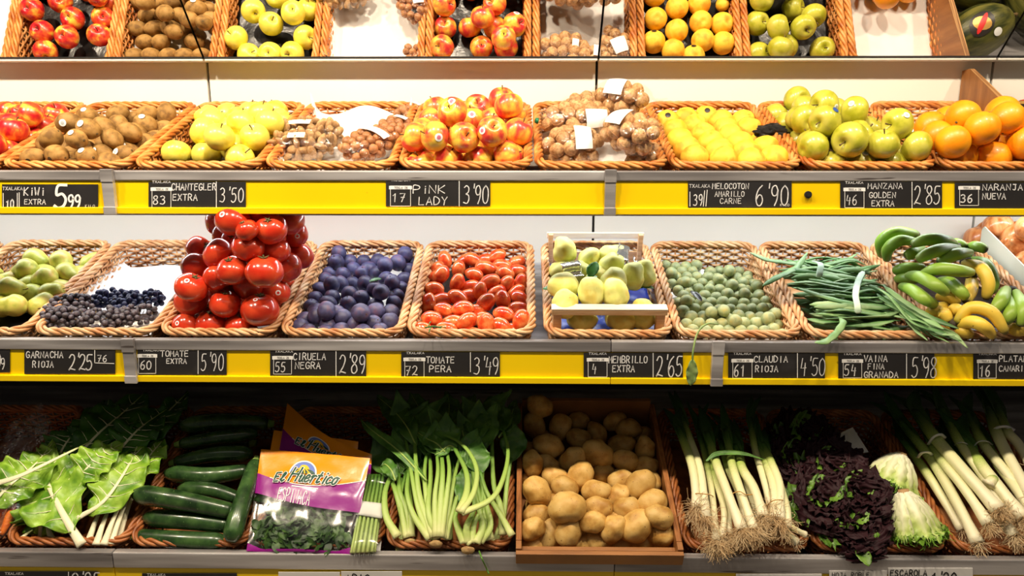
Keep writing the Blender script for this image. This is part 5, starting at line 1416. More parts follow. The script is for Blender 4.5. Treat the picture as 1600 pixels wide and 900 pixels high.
# ------------------------------------------------------------------ hand lettering: one polyline list per character on a 4 x 6 field
GL = {
'A':'0 0 2 6 4 0;.8 2.2 3.2 2.2','B':'0 0 0 6 2.6 5.9 3.4 4.8 2.4 3.4 0 3.1;2.2 3.2 3.8 2 3 .4 0 0','C':'3.8 4.9 2.6 6 1 5.5 .1 3.6 .3 1.6 1.4 .1 2.8 0 3.9 .9','D':'0 0 0 6 2.2 5.7 3.8 4 3.7 2 2.4 .4 0 0',
'E':'3.6 6 .2 5.9 .1 3 .2 0 3.7 .1;.1 3.1 2.8 3.2','F':'.2 0 .2 6 3.7 6;.2 3.2 2.8 3.2','G':'3.8 4.9 2.6 6 1 5.5 .1 3.6 .3 1.6 1.4 .1 2.8 .1 3.8 1 3.8 2.6 2.3 2.6','H':'.1 0 .1 6;3.8 0 3.8 6;.1 3.1 3.8 3.1','I':'2 0 2 6',
'i':'2 0 2 3.8;1.9 5.2 2.1 5.4','J':'1 5.9 3.6 5.9;3 5.9 2.9 1 2 0 .8 .6','K':'.2 0 .2 6;3.7 6 .3 2.8 3.8 0','L':'.3 6 .2 0 3.6 .1','M':'0 0 .3 6 2 2.4 3.7 6 4 0','N':'.1 0 .1 6 3.8 0 3.8 6','O':'2 6 .4 5 0 3 .5 .8 2 0 3.5 .8 4 3 3.6 5 2 6',
'P':'.1 0 .2 6 2.8 5.9 3.8 4.6 2.8 3.1 .2 2.8','Q':'2 6 .4 5 0 3 .5 .8 2 0 3.5 .8 4 3 3.6 5 2 6;2.4 1.6 4 -.4','R':'.1 0 .2 6 2.8 5.8 3.6 4.6 2.6 3.2 .2 2.9;1.8 3 3.9 0','S':'3.6 5.1 2.4 6 .8 5.6 .4 4.4 1.4 3.4 2.9 2.7 3.6 1.5 2.6 .2 1.2 0 .1 .9',
'T':'0 5.9 4 5.9;2 5.9 2 0','U':'.1 6 .2 1.6 1.2 .1 2.8 .1 3.8 1.6 3.9 6','V':'0 6 2 0 4 6','W':'0 6 1 0 2 3.8 3 0 4 6','X':'.1 6 3.9 0;3.8 6 .1 0','Y':'.1 6 2 3 3.8 6;2 3 1.6 0','Z':'.2 6 3.8 6 .1 0 3.9 0',
'0':'2 6 .5 4.8 .2 3 .6 .9 2 0 3.4 .9 3.8 3 3.4 4.9 2 6','1':'.8 4.4 2.3 6 2.2 0','2':'.2 4.8 1.4 6 3 5.6 3.4 4.2 2.2 2 .1 0 1.2 .5 3.9 .1','3':'.4 5.4 1.8 6 3.3 5.2 3 3.8 1.6 3.2 3.2 2.8 3.6 1.4 2.4 .1 .2 .4','4':'1.2 6 .4 2.6 3.6 2.8;3.2 4.4 2.8 0',
'5':'3.6 6 1 5.8 .7 3.4 2.4 3.7 3.6 2.3 3 .6 1.4 0 .2 .6','6':'3.2 6 1.2 4.6 .2 2.2 1 .2 2.6 0 3.6 1.4 3 2.9 1.6 3.1 .4 1.8','7':'.3 5.8 3.8 6 1.6 0;1.2 3 3.4 3.2','8':'2 3.2 .5 4.4 1 5.8 2.6 6 3.4 4.8 2.2 3.3 .4 2 .6 .4 2.2 0 3.6 1 3.2 2.4 2 3.2','9':'3.5 4.6 2.4 6 .8 5.6 .3 4.2 1.2 3 2.8 3.2 3.5 4.6 3.2 2 2 0',
"'":'2 6.6 1.8 5.2',' ':'','.':'1.8 0 2.2 .2','-':'.6 3 3.4 3',
'l':'.4 1 2.4 3.6 3 5.6 2 6 1.3 4 1.4 .9 2.4 0 3.8 1.1','u':'.2 2.6 1 3.6 .9 1 1.6 .1 2.8 .8 3.3 3.6 3.2 1 4 .2','e':'.3 1.8 2.8 2.2 2.9 3.4 1.8 3.8 .7 2.6 .8 .8 2 .1 3.9 1.2','r':'.4 2.8 1.2 3.8 1.2 0;1.2 2.4 2.4 3.7 3.6 3.3','t':'2 5.6 1.3 1 2 .1 3.4 .8;.4 3.9 3.2 3.9','c':'3.2 3.1 2.2 3.8 .8 3 .6 1.2 1.6 .1 3.8 1','o':'2 3.8 .7 3 .5 1.2 1.7 .1 3 .8 3.2 2.8 2 3.8 3.9 3.4','j':'1.6 3.6 1.6 0',
'h':'.4 0 .4 6;.4 2.6 1.8 3.8 3 3 3 0','q':'.4 5 3 5'}
def strokes(s, x, y, h, adv, w=None, slant=0.0, jit=0.0, rot=0.0):
    """polylines of the text s, starting at x, y (y up) with cap height h; adv: step per character; w: width of a character"""
    w = w or adv*.72
    out = []
    for ch in s:
        for part in GL.get(ch, '').split(';'):
            if not part: continue
            q = [float(a) for a in part.split()]
            p = [(q[i]/4*w + q[i+1]/6*h*slant, q[i+1]/6*h) for i in range(0, len(q), 2)]
            jx, jy = random.uniform(-jit, jit), random.uniform(-jit, jit)
            pts = [Vector((a + jx, b + jy, 0)) for a, b in p]
            if len(pts) > 2:
                pts = smoothpath(pts, len(pts)*4) if ch not in 'AEFHIKLMNTVWXYZ147' else pts
            c_, s_ = math.cos(rot), math.sin(rot)
            out.append([(x + a.x*c_ - a.y*s_, y + a.x*s_ + a.y*c_) for a in pts])
        k_ = .55 if ch == "'" else (.8 if ch == 'i' else 1); x += adv*math.cos(rot)*k_; y += adv*math.sin(rot)*k_
    return out
def ribbon(mb, line, w, fn, mi=0):
    """a flat stroke of width w along line in 2D, put in place by fn(x, y)"""
    n = len(line)
    if n < 2: return
    vs = []
    L = [Vector((a, b, 0)) for a, b in line]
    for i in range(n):
        t = (L[min(i+1, n-1)] - L[max(i-1, 0)])
        t = t.normalized() if t.length > 1e-9 else Vector((1, 0, 0))
        nn = Vector((-t.y, t.x, 0))*(w/2)
        e = t*(w*.4)*(1 if i == n-1 else (-1 if i == 0 else 0))
        for p in (L[i] + nn + e, L[i] - nn + e): vs.append(fn(p.x, p.y))
    mb.add(vs, [(2*i, 2*i+1, 2*i+3, 2*i+2) for i in range(n-1)], mi)

# --- spinach bags
def spinach_bag(TL, TR, BLc, BRc, label, bulge=.022, dip=0.0, leaves=True, seed=0):
    c4 = [T4.P(*p) for p in (TL, TR, BLc, BRc)]
    nrm = ((c4[1] - c4[0]).cross(c4[2] - c4[0])).normalized()
    if nrm.dot(-CF) < 0: nrm = -nrm
    mid = sum(c4, Vector())/4
    def S(u, v, side=1, lift=0.0):
        p = c4[0]*(1-u)*(1-v) + c4[1]*u*(1-v) + c4[2]*(1-u)*v + c4[3]*u*v
        d = (c4[2] - c4[0])*(dip*(1-v)**2*(math.sin(min(1, u*1.35)*PI*.5)))
        b = bulge*(max(0, math.sin(PI*u))**.6)*(max(0, math.sin(PI*min(1, .03 + v*.97)))**.55)*(.35 + .65*v)
        wv = .005*mnoise.noise(Vector((u*3, v*4, seed))) + .0012*mnoise.noise(Vector((u*9, v*8, seed + 4)))
        e = min(1, u*12, (1-u)*12)
        return p + d + nrm*(side*b + (wv*e if side > 0 else wv*e - .001) + lift) - mid
    root = tag(empty('spinach_bag', Matrix.Translation(mid)), label, 'bag of spinach', 'printed spinach bags')
    ob = lambda u: .25 + .12*math.sin(PI*u)
    pb = lambda u: .45 + .14*u + .05*math.sin(PI*u)
    nu = 40
    def sheet(name, v0, v1, nv, m, side=1):
        vs = [S(i/nu, v0(i/nu) + (v1(i/nu) - v0(i/nu))*j/nv, side) for j in range(nv+1) for i in range(nu+1)]
        fs = [(j*(nu+1)+i, (j+1)*(nu+1)+i, (j+1)*(nu+1)+i+1, j*(nu+1)+i+1) for j in range(nv) for i in range(nu)]
        return link(name, mesh(name, vs, fs, m), root)
    z, one = (lambda u: 0.0), (lambda u: 1.0)
    tag(sheet('printed_top', z, ob, 18, M['bag_orange']), 'orange printed film')
    pf = sheet('printed_band', ob, pb, 18, M['bag_purple']); tag(pf, 'purple printed film')
    tag(sheet('clear_front', pb, one, 18, M['bag_thin']), 'clear film')
    tag(sheet('back_film', z, pb, 18, M['bag_purple'], -1), 'purple rear film'); tag(sheet('clear_rear', pb, one, 18, M['bag_thin'], -1), 'clear film')
    tag(sheet('bottom_seam', lambda u: .978 - .05*max(0, abs(u - .5) - .36)/.14, one, 4, M['bag_purple']), 'purple bottom seam')
    H_ = (c4[2] - c4[0]).length; W_ = (c4[1] - c4[0]).length
    def fn(l): return lambda x, y: S(x/W_, y/H_, 1, l)
    # white rule between the two colours
    mb = MB(); ribbon(mb, [(W_*i/30, H_*ob(i/30)) for i in range(4, 31)], .0022, fn(.0012)); link('white_rule', mb.make('white_rule', M['logo_white'], False), root)
    # emblem: sky, hill sun and field rows in an arch
    ex, ey, er = .43*W_, .245*H_, .115*W_
    def disc(name, rx, ry, cy, l, m, half=True, n=24):
        q = [(ex + rx*math.cos(PI*i/n), cy - ry*math.sin(PI*i/n)) for i in range(n+1)]
        b = MB()
        vs = [fn(l)(ex, cy)] + [fn(l)(*a) for a in q]
        b.add(vs, [(0, i+1, i+2) for i in range(n)])
        link(name, b.make(name, m, False), root)
    disc('emblem_edge', er*1.12, er*1.2, ey, .0016, M['logo_white'])
    disc('emblem_sky', er, er*1.08, ey, .0022, M['logo_blue'])
    disc('emblem_sun', er*.58, er*.80, ey, .0028, M['logo_sun'])
    b = MB()
    vs = [fn(.0034)(ex + er*math.cos(PI*i/16), ey - er*.42*math.sin(PI*i/16)) for i in range(17)]
    b.add([fn(.0034)(ex, ey)] + vs, [(0, i+1, i+2) for i in range(16)])
    link('emblem_field', b.make('emblem_field', M['logo_green'], False), root)
    b = MB()
    for k in (-.62, -.2, .2, .62): ribbon(b, [(ex + er*k*.35, ey - er*.40), (ex + er*k, ey)], .0032, fn(.004))
    link('field_rows', b.make('field_rows', M['logo_sun'], False), root)
    # lettering
    tx, ty = .175*W_, .33*H_
    dn = lambda l: (lambda x, y: S(x/W_, (2*ty - y)/H_, 1, l))
    L1 = strokes('El', tx, ty - .004, .026, .017, .013, .25)
    L2 = strokes('H', tx + .042, ty - .002, .042, .02, .021, .3) + strokes('uertico', tx + .068, ty - .004, .036, .0155, .0145, .3)
    b = MB()
    for l in L1 + L2: ribbon(b, l, .0085, dn(.0046))
    link('brand_outline', b.make('brand_outline', M['logo_white'], False), root)
    b = MB()
    for l in L1 + L2: ribbon(b, l, .0048, dn(.0056))
    link('brand_lettering', b.make('brand_lettering', M['logo_green'], False), root)
    b = MB(); ribbon(b, [(.36*W_, .385*H_), (.60*W_, .40*H_)], .003, fn(.0014)); link('small_line', b.make('small_line', M['logo_white'], False), root)
    ty2 = .55*H_
    dn2 = lambda l: (lambda x, y: S(x/W_, (2*ty2 - y)/H_, 1, l))
    b = MB()
    for l in strokes('ESPINACA', .235*W_, ty2 + .004, .036, .0118, .0086, 0, rot=-.10): ribbon(b, l, .0022, dn2(.0016))
    link('name_lettering', b.make('name_lettering', M['logo_white'], False), root)
    if leaves:
        mb = MB()
        rs = random.Random(seed + 3)
        for k in range(300):
            u, v = rs.uniform(.08, .90), rs.uniform(.50, .92)
            k_ = .5 + .42*rs.random(); p = S(u, v, 1)*k_ + S(u, v, -1)*(1 - k_) - nrm*.006
            q = Quaternion(nrm, rs.uniform(0, 6.28)) @ Vector((1, 0, 0)); q = (q - nrm*q.dot(nrm)).normalized()
            cen = S(.5, .74, 0); q = (q*.8 + (cen - p).normalized()*.6*min(1, (cen - p).length/.06)); q = (q - nrm*q.dot(nrm)).normalized(); path = smoothpath([p, p + q*.018 + nrm*.002, p + q*.036 - nrm*.003], 8)
            a, c, d = blade(path, [.002, .009, .010, .007, .001], (nrm + Vector((rs.gauss(0, .5), rs.gauss(0, .5), rs.gauss(0, .5)))).normalized(), .002, 3, .1, k, 4); mb.add(a, c)
        tag(link('spinach_leaves', mb.make('spinach_leaves', M['spinach']), root), kind='stuff')
    return root
spinach_bag((449,630,.085), (584,676,.085), (420,800,-.01), (575,802,-.01), 'spinach bag standing behind the front one, orange corner pointing up', .014, .20, False, 5)
spinach_bag((428,672,.05), (560,690,.05), (405,800,-.04), (548,802,-.04), 'hindmost spinach bag, only its orange edge peeping out towards the courgettes', .01, .0, False, 8)
spinach_bag((408,702,.085), (578,716,.085), (385,861,.0), (550,866,.0), 'foremost spinach bag with clear lower half showing leaves', .030, .0, True, 1)

# --- spring onion pack
sm = Matrix.Translation(T4.P(578, 810, .0))
sp = tag(empty('spring_onion_pack', sm), 'wrapped pack of thin spring onions between spinach bags and celery', 'spring onions')
si = sm.inverted()
for k in range(11):
    u = k/10
    a_, b_ = (549 + 36*u, 864 - 2*u, .005 + .008*(k % 2)), (574 + 28*u, 742, .03 + .008*(k % 2))
    path = smoothpath([T4.P(*a_), (T4.P(*a_) + T4.P(*b_))/2 + T4.ez*.004, T4.P(*b_)], 10)
    v, f, al = tube([si @ p for p in path], [.0042]*10, 8)
    link('spring_onion', mesh('spring_onion', v, f, M['celery'], attrs={'along': [.1 + .9*x for x in al]}), sp)
def quad_part(name, cs, m, parent, inv, n=6, bul=.0):
    q = [T4.P(*c) for c in cs]
    vs = []
    for j in range(n+1):
        for i in range(n+1):
            u, v = i/n, j/n
            vs.append(inv @ (q[0]*(1-u)*(1-v) + q[1]*u*(1-v) + q[2]*(1-u)*v + q[3]*u*v + T4.ez*(bul*math.sin(PI*u)*math.sin(PI*v))))
    o = link(name, mesh(name, vs, [(j*(n+1)+i, (j+1)*(n+1)+i, (j+1)*(n+1)+i+1, j*(n+1)+i+1) for j in range(n) for i in range(n)], m), parent); solid(o, .0005)
    return o
quad_part('paper_band', [(560,782,.038),(601,787,.038),(556,804,.034),(597,810,.034)], M['white_card'], sp, si, bul=.006)
quad_part('white_tray', [(575,745,.0),(606,745,.0),(546,866,-.02),(594,866,-.02)], M['white_card'], sp, si)
quad_part('clear_wrap', [(570,740,.045),(606,742,.045),(545,866,.026),(592,867,.026)], M['bag_thin'], sp, si, bul=.008)

# --- celery bunches
Ze = lambda x, y: (560 + x/3.1, 600 + y/3.1)
def celery(base, stalks, label, seed, nleaf=5, leafdir=None):
    rs = random.Random(seed)
    b0 = T4.P(*Ze(base[0], base[1]), base[2])
    root = tag(empty('celery_bunch', Matrix.Translation(b0)), label, 'celery', 'celery bunches')
    v, f = polar(lambda th: 1.0, 14, 8, .2, 3, seed, 1.2, .9)
    c = link('cut_base', mesh('cut_base', [Vector((p.x*.014, p.y*.007, p.z*.010)) for p in v], f, M['celery_base']), root) if seed != 4 else None
    for k, st in enumerate(stalks):
        pts = [T4.P(*Ze(x, y), c_) - b0 for x, y, c_ in st]
        n = 22
        path = smoothpath(pts, n)
        r = rs.uniform(.0072, .0100)
        v, f, a = tube(path, [r*(1.25 - .75*(i/(n-1))**.7) for i in range(n)], 10, .62, up=T4.ez)
        link('stalk', mesh('stalk', v, f, M['celery'], attrs={'along': a}), root)
        if k < nleaf:
            d = (path[-1] - path[-5]).normalized()
            e = path[-1]
            L = rs.uniform(.09, .14)
            tip = e + (T4.ey*.75 + T4.ez*rs.uniform(.15, .5) + Vector((rs.uniform(-.45, .45), 0, 0))).normalized()*L
            bp = smoothpath([e - d*.01, (e + d*L*.45 + (tip - e)*.1), tip], 16)
            v, f, a = blade(bp, [.006, .026, .036, .036, .026, .012, .001], T4.ez - CF*.4, .004, 3.5, .12, seed*5 + k, 8)
            o = link('leaf', mesh('leaf', v, f, M['celery_leaf']), root); solid(o, .0006)
    return root
celery((375,775,.025), [[(350,745,.03),(290,600,.06),(255,420,.075),(225,240,.07)],[(365,740,.035),(300,560,.065),(280,400,.08),(272,255,.075)],[(375,740,.04),(370,560,.075),(385,420,.09),(378,330,.085)],[(390,740,.04),(400,560,.075),(408,430,.09),(402,330,.085)],[(400,740,.04),(425,560,.075),(440,420,.09),(428,320,.085)],[(410,745,.035),(445,560,.065),(470,430,.075),(500,330,.07)],
    [(355,745,.03),(330,560,.06),(320,440,.07),(330,330,.07)],[(345,750,.03),(270,640,.055),(235,520,.07),(250,400,.065)],[(385,750,.03),(340,620,.06),(350,450,.065),(345,320,.06)],[(420,750,.03),(450,640,.05),(485,520,.06),(520,410,.055)]], 'celery bunch in the middle of its basket with straight pale stalks', 1, 7)
celery((250,765,.0), [[(240,740,.01),(210,620,.03),(180,520,.045),(150,440,.04)],[(250,740,.01),(235,620,.03),(200,520,.045),(195,430,.04)],[(255,740,.01),(255,620,.035),(245,520,.045),(240,400,.045)],[(235,745,.01),(215,640,.03),(205,540,.04),(230,430,.04)],[(190,740,.02),(135,640,.04),(130,520,.05),(170,420,.05)]], 'small celery bunch against the spring onions, one stalk bowed outwards', 2, 4)
celery((530,805,.02), [[(510,770,.03),(480,700,.05),(470,640,.055),(500,560,.06)],[(530,770,.03),(525,690,.055),(560,600,.065),(560,420,.08)],[(550,770,.03),(560,680,.05),(600,560,.065),(585,250,.09)],[(570,770,.03),(600,680,.05),(560,500,.075),(560,235,.09)],[(590,765,.025),(640,680,.05),(600,500,.07),(610,300,.085)],[(640,755,.02),(610,640,.05),(580,520,.07),(555,380,.085)],[(745,735,.03),(680,620,.055),(620,520,.075),(590,420,.085)],[(700,730,.02),(690,600,.045),(655,480,.06),(645,230,.08)],[(545,775,.03),(500,720,.04),(480,680,.05),(470,640,.05)]], 'celery bunch towards the potato box with a thick slanting stalk', 3, 8)
celery((480,635,.10), [[(500,625,.10),(640,560,.105),(700,460,.105),(725,330,.10),(700,215,.09)],[(495,622,.105),(560,520,.11),(570,400,.115),(500,290,.11),(370,230,.09)],[(490,618,.10),(525,520,.105),(520,420,.105),(460,300,.10)]], 'loose celery stalks bent round over the top of the bunches', 4, 3)
celery((400,820,-.03), [[(350,800,-.03),(350,700,-.01),(340,560,.02),(300,420,.03)],[(200,810,-.03),(210,700,-.02),(220,560,.02),(200,430,.03)],[(440,800,-.03),(440,700,-.01),(450,560,.02),(460,380,.04)],[(650,790,-.03),(700,650,.0),(720,480,.03),(740,360,.05)]], 'celery bunch underneath the other bunches', 5, 4)
# long leaves of the bunches fanned out at the rear
lf = [((330,470,.075),(200,330,.085),(60,220,.08),(10,170,.07),.016,'long celery leaf reaching towards the spinach bags'),((280,300,.075),(230,200,.085),(160,120,.07),(90,60,.05),.034,'broad dark celery leaf at the rear above the spring onions'),((350,260,.07),(330,180,.08),(290,110,.07),(250,40,.05),.036,'broad celery leaf at the rear, behind the middle bunch'),((420,270,.07),(430,190,.08),(440,110,.07),(430,40,.05),.036,'broad celery leaf at the rear, straight behind the middle stalks'),((520,290,.07),(500,200,.08),(530,120,.07),(560,50,.05),.034,'broad celery leaf at the rear between two bunches'),((600,230,.08),(620,160,.085),(660,100,.07),(700,40,.05),.034,'dark celery leaf at the rear near the potato box'),((680,260,.08),(720,200,.08),(745,140,.07),(760,80,.05),.03,'dark celery leaf touching the potato box'),((420,330,.095),(380,290,.10),(330,265,.09),(280,230,.08),.022,'small frilly celery leaf lying on the stalks'),((480,320,.095),(440,300,.105),(400,330,.095),(370,345,.09),.018,'frilly celery leaf tuft above the straight stalks'),((180,470,.06),(160,420,.07),(130,390,.06),(115,400,.05),.020,'rounded pale celery leaf beside the spring onions')]
for k, (a_, b_, c_, d_, w_, lb) in enumerate(lf):
    path = smoothpath([T4.P(*Ze(q[0], q[1]), q[2]) for q in (a_, b_, c_, d_)], 20)
    mid = path[10].copy()
    v, f, a = blade([p - mid for p in path], [w_*.12, w_*.7, w_, w_*.95, w_*.6, w_*.05], T4.ez - CF*.5, .005, 3, .15, k*2.3, 10)
    o = link('celery_leaf', mesh('celery_leaf', v, f, M['celery_leaf'])); solid(o, .0006); o.location = mid
    tag(o, lb, 'celery leaf', 'celery leaves')
    v, f, a = tube([p - mid + (T4.ez*.001) for p in path], [.0028 - .0022*i/19 for i in range(20)], 6)
    link('midrib', mesh('midrib', v, f, M['celery'], attrs={'along': [.4]*len(v)}), o)
# string leaf hanging over the steel edge
path = smoothpath([T4.P(*Ze(585, 810), .012), T4.P(*Ze(600, 850), .016), on_y(760, 888, 1.685), on_y(764, 897, 1.68)], 14)
v, f, a = tube(path, .0022, 6); o = link('hanging_stalk', mesh('hanging_stalk', v, f, M['celery_leaf'])); tag(o, 'thin green stalk hanging over the steel edge below the celery', 'stalk')

# --- potatoes in their plywood box
x0 = T4.px(806, 868, .0).x; x1 = T4.px(1066, 868, .0).x
pc, pw = (x0 + x1)/2, (x1 - x0)
bm_ = T4.m.copy(); bm_.translation = T4.w(pc, 0, 0)
pbx = tag(empty('potato_box', bm_), 'open plywood box heaped with potatoes', 'box')
def pbox(name, lo, hi, m=None):
    b = MB(); b.box(lo, hi)
    return bevel(link(name, b.make(name, m or M['ply'], False), pbx), .0015)
th = .014
pbox('side_panel', (-pw/2, 0, -.08), (-pw/2 + th, .49, .028)); pbox('side_panel', (pw/2 - th, 0, -.08), (pw/2, .49, .028))
for s in (-1, 1):
    xx = s*(pw/2 - th/2)
    for q in (-.0045, 0, .0045):
        pbox('ply_layer', (xx + q - .0009, -.0006, -.078), (xx + q + .0009, .488, .0287), M['wicker_dark'])
pbox('front_panel', (-pw/2, -.036, -.016), (pw/2, -.024, .021)); pbox('front_board', (-pw/2 + th, -.008, -.072), (pw/2 - th, .004, .0))
for s in (-1, 1): pbox('side_nose', (s*(pw/2 - th/2) - th/2, -.024, -.012), (s*(pw/2 - th/2) + th/2, .0, .027))
pbox('rear_panel', (-pw/2 + th, .476, -.08), (pw/2 - th, .49, .05)); pbox('bottom_panel', (-pw/2 + th, 0, -.082), (pw/2 - th, .476, -.072))
BK['PB'] = (T4, pc, pw/2)
po = [(135,110,1.2,-25,1.1),(110,195,1.2,110,1.1),(235,210,1.0,80,1.15),(320,180,.8,10,.95),(325,265,1.0,-15,1),(410,240,.6,110,1),(500,180,.7,20,1),(570,220,1.0,0,1.05),(175,305,1.3,-5,1.2),(290,370,1.0,45,1.1),(420,350,1.1,-40,1.3),(530,295,.5,10,1.1),(550,372,1.2,-10,1.05),(645,315,1.0,90,1),(100,398,1.5,100,1),(170,390,1.0,-20,1),(210,455,1.1,-30,1.1),(333,447,1.4,70,1.2),(440,430,.8,0,.95),(525,468,1.2,15,1),(650,400,.8,0,1),(625,490,1.7,50,1.25),(120,540,1.6,-60,1.2),(250,510,1.4,-30,1.05),(410,520,1.4,0,1.05),(520,555,1.2,45,1),(680,580,1.7,30,1.15),(270,617,1.9,10,1.35),(420,610,1.3,0,1.1),(405,670,1.6,-5,1),(550,615,1.3,20,1.05),(592,700,2.0,45,1.3),(710,697,1.3,-20,1.05),(88,705,1.0,30,.95),(150,742,1.5,60,1.3),(270,752,1.5,60,1.15),(412,762,1.5,-15,1.2),(535,805,.8,0,1),(655,780,1.3,0,1.1),(340,805,.7,-5,1),(495,712,1.2,60,1.05),(130,640,.9,10,1.05),(735,775,.4,0,1),(700,478,.9,100,.85),(205,570,1.0,20,.9),(480,690,.8,60,1),(75,780,.4,0,.9),(725,815,.0,0,.9),(640,245,.5,0,.9),(60,450,.8,0,.9)]
it = Zm(800, 600, 3.104, [(x, y, L_, {'ax': (dg, random.uniform(-.2, .3)), 'k': k_}) for x, y, L_, dg, k_ in po])
hp = heap('PB', it, 0.0285, -0.072, fill=True, step=1.4, tight=.9, keep=.16)
K_pot = [Kind('potato', ell_R(1.3), M['potato'], None, 4, .14, 1.5)][0]
spread_heap(hp, K_pot, T4, 'smooth yellow potato', 'potato', 'potatoes in the plywood box', 'celery', 44, lambda o: rand_rot())

# --- leeks with roots
def hairs(mb, p, d, n, L, rs, r=.00055, spread=1.1):
    for k in range(n):
        q = Vector((rs.gauss(0, 1), rs.gauss(0, 1), rs.gauss(0, 1))).normalized()
        pts = [p.copy()]
        v = (d + q*spread).normalized()
        for j in range(6):
            v = (v + Vector((rs.gauss(0, 1), rs.gauss(0, 1), rs.gauss(0, 1)))*.35 + Vector((0, -.02, -.10))).normalized()
            pts.append(pts[-1] + v*(L/6)*rs.uniform(.6, 1.3))
        a, f, al = tube(smoothpath(pts, 9), r, 3, caps=False); mb.add(a, f)
def leek(name, pts, r, label, cat, group, seed, Zf, nroot=70, lroot=.05, split=3):
    rs = random.Random(seed)
    P = [T4.P(*Zf(x, y), c) for x, y, c in pts]
    p0 = P[0].copy()
    path = smoothpath([p - p0 for p in P], 24)
    rad = [r*(1.18 - .3*min(1, i/4)) * (1 + .18*(i/23)) for i in range(24)]
    rad = [q * (1.0 if i < 17 else 1 - .05*(i - 17)) for i, q in enumerate(rad)]
    v, f, a = tube(path, rad, 12, .9)
    root = link(name, mesh(name, v, f, M['leek'], attrs={'along': [x*.82 for x in a]})); root.location = p0
    tag(root, label, cat, group)
    d = (path[0] - path[2]).normalized()
    e = path[-1]; t = (path[-1] - path[-4]).normalized()
    for k in range(split):
        sd = Vector((rs.uniform(-.5, .5), rs.uniform(-.1, .3), rs.uniform(-.15, .35)))
        bp = smoothpath([path[-5], e + t*.02 + sd*.01, e + (t + sd).normalized()*.11], 12)
        v, f, a = blade(bp, [r*.9, r*1.25, r*1.2, r*.9, r*.15], T4.ez, .001, 2, .5, k + seed, 4)
        o = link('leaf', mesh('leaf', v, f, M['leek'], attrs={'along': [.72 + .28*x for x in a]}), root); solid(o, .0007)
    if nroot:
        mb = MB(); hairs(mb, path[0] - d*.002, d, nroot, lroot, rs)
        link('roots', mb.make('roots', M['roots']), root)
    return root
Zl = lambda x, y: (1030 + x/3.215, 610 + y/3.215)
lk_ = [([(190,590,.055),(165,380,.075),(95,190,.05)],.0105),([(235,640,.05),(205,400,.07),(150,240,.05),(110,130,.03)],.0105),([(285,755,.03),(270,560,.045),(245,400,.05),(200,200,.03)],.008),([(315,740,.025),(325,600,.045),(275,420,.05),(230,230,.03)],.0075),([(350,720,.02),(345,600,.035),(300,460,.04),(260,300,.02)],.0075),([(415,700,.06),(335,490,.08),(285,360,.08),(240,215,.05)],.011),([(475,695,.055),(415,520,.075),(365,370,.075),(335,200,.04)],.010),([(525,635,.06),(475,490,.075),(415,390,.07),(380,280,.04)],.0115),([(560,580,.05),(520,430,.06),(480,290,.05),(455,140,.03)],.0085),([(575,640,.06),(575,500,.07),(540,370,.065),(500,260,.04)],.009),([(605,650,.065),(605,480,.075),(560,360,.07),(520,270,.045)],.0105),([(640,690,.05),(640,600,.06),(590,430,.06),(540,300,.03)],.010),([(440,690,.02),(400,520,.04),(340,380,.045),(310,250,.02)],.008),([(500,660,.02),(450,500,.035),(420,380,.035),(400,260,.02)],.008)]
for k, (p, r) in enumerate(lk_):
    leek('young_leek', p, r*1.12, 'rooted young leek, %s from the potato box' % ORD[k], 'leek', 'rooted young leeks', k + 60, Zl, 130 if k not in (11,) else 30, .060, 2)
leek('young_leek', [(735,725,.03),(670,690,.045),(610,650,.045)], .008, 'white leek bulb end sticking out sideways over the roots', 'leek', 'rooted young leeks', 91, Zl, 8, .02, 0)
leek('young_leek', [(690,760,.02),(640,720,.035),(590,690,.03)], .010, 'pale leek bulb lying behind the sideways one', 'leek', 'rooted young leeks', 92, Zl, 20, .03, 0)
def band(pts, r, m, label, Zf, flat=1.0, cat='elastic band'):
    path = smoothpath([T4.P(*Zf(x, y), c) for x, y, c in pts], 20)
    v, f, a = tube(path, r, 6, flat, up=T4.ez)
    return tag(link('binding_band', mesh('binding_band', v, f, m)), label, cat, 'bands round the leeks')
band([(165,520,.055),(205,518,.085),(255,525,.08),(275,535,.04)], .0014, M['rubber'], 'tan elastic band round the leeks nearest the potato box', Zl)
band([(340,530,.07),(400,508,.09),(440,525,.085),(500,515,.06)], .0014, M['rubber'], 'tan elastic band round the middle leeks', Zl)
band([(540,580,.05),(570,555,.085),(610,550,.09),(640,560,.05)], .0014, M['rubber'], 'tan elastic band round the leeks nearest the lettuce', Zl)
path = smoothpath([T4.P(*Zl(235, 355), .09), T4.P(*Zl(290, 320), .098), T4.P(*Zl(400, 315), .098), T4.P(*Zl(530, 348), .085)], 20)
mid = path[10].copy()
v, f, a = blade([p - mid for p in path], [.002, .006, .007, .005, .001], T4.ez - CF*.4, .001, 2, .3, 3, 4)
o = link('leek_leaf', mesh('leek_leaf', v, f, M['celery_leaf'])); solid(o); o.location = mid
tag(o, 'single dark green leek leaf lying across the young leeks', 'leaf')

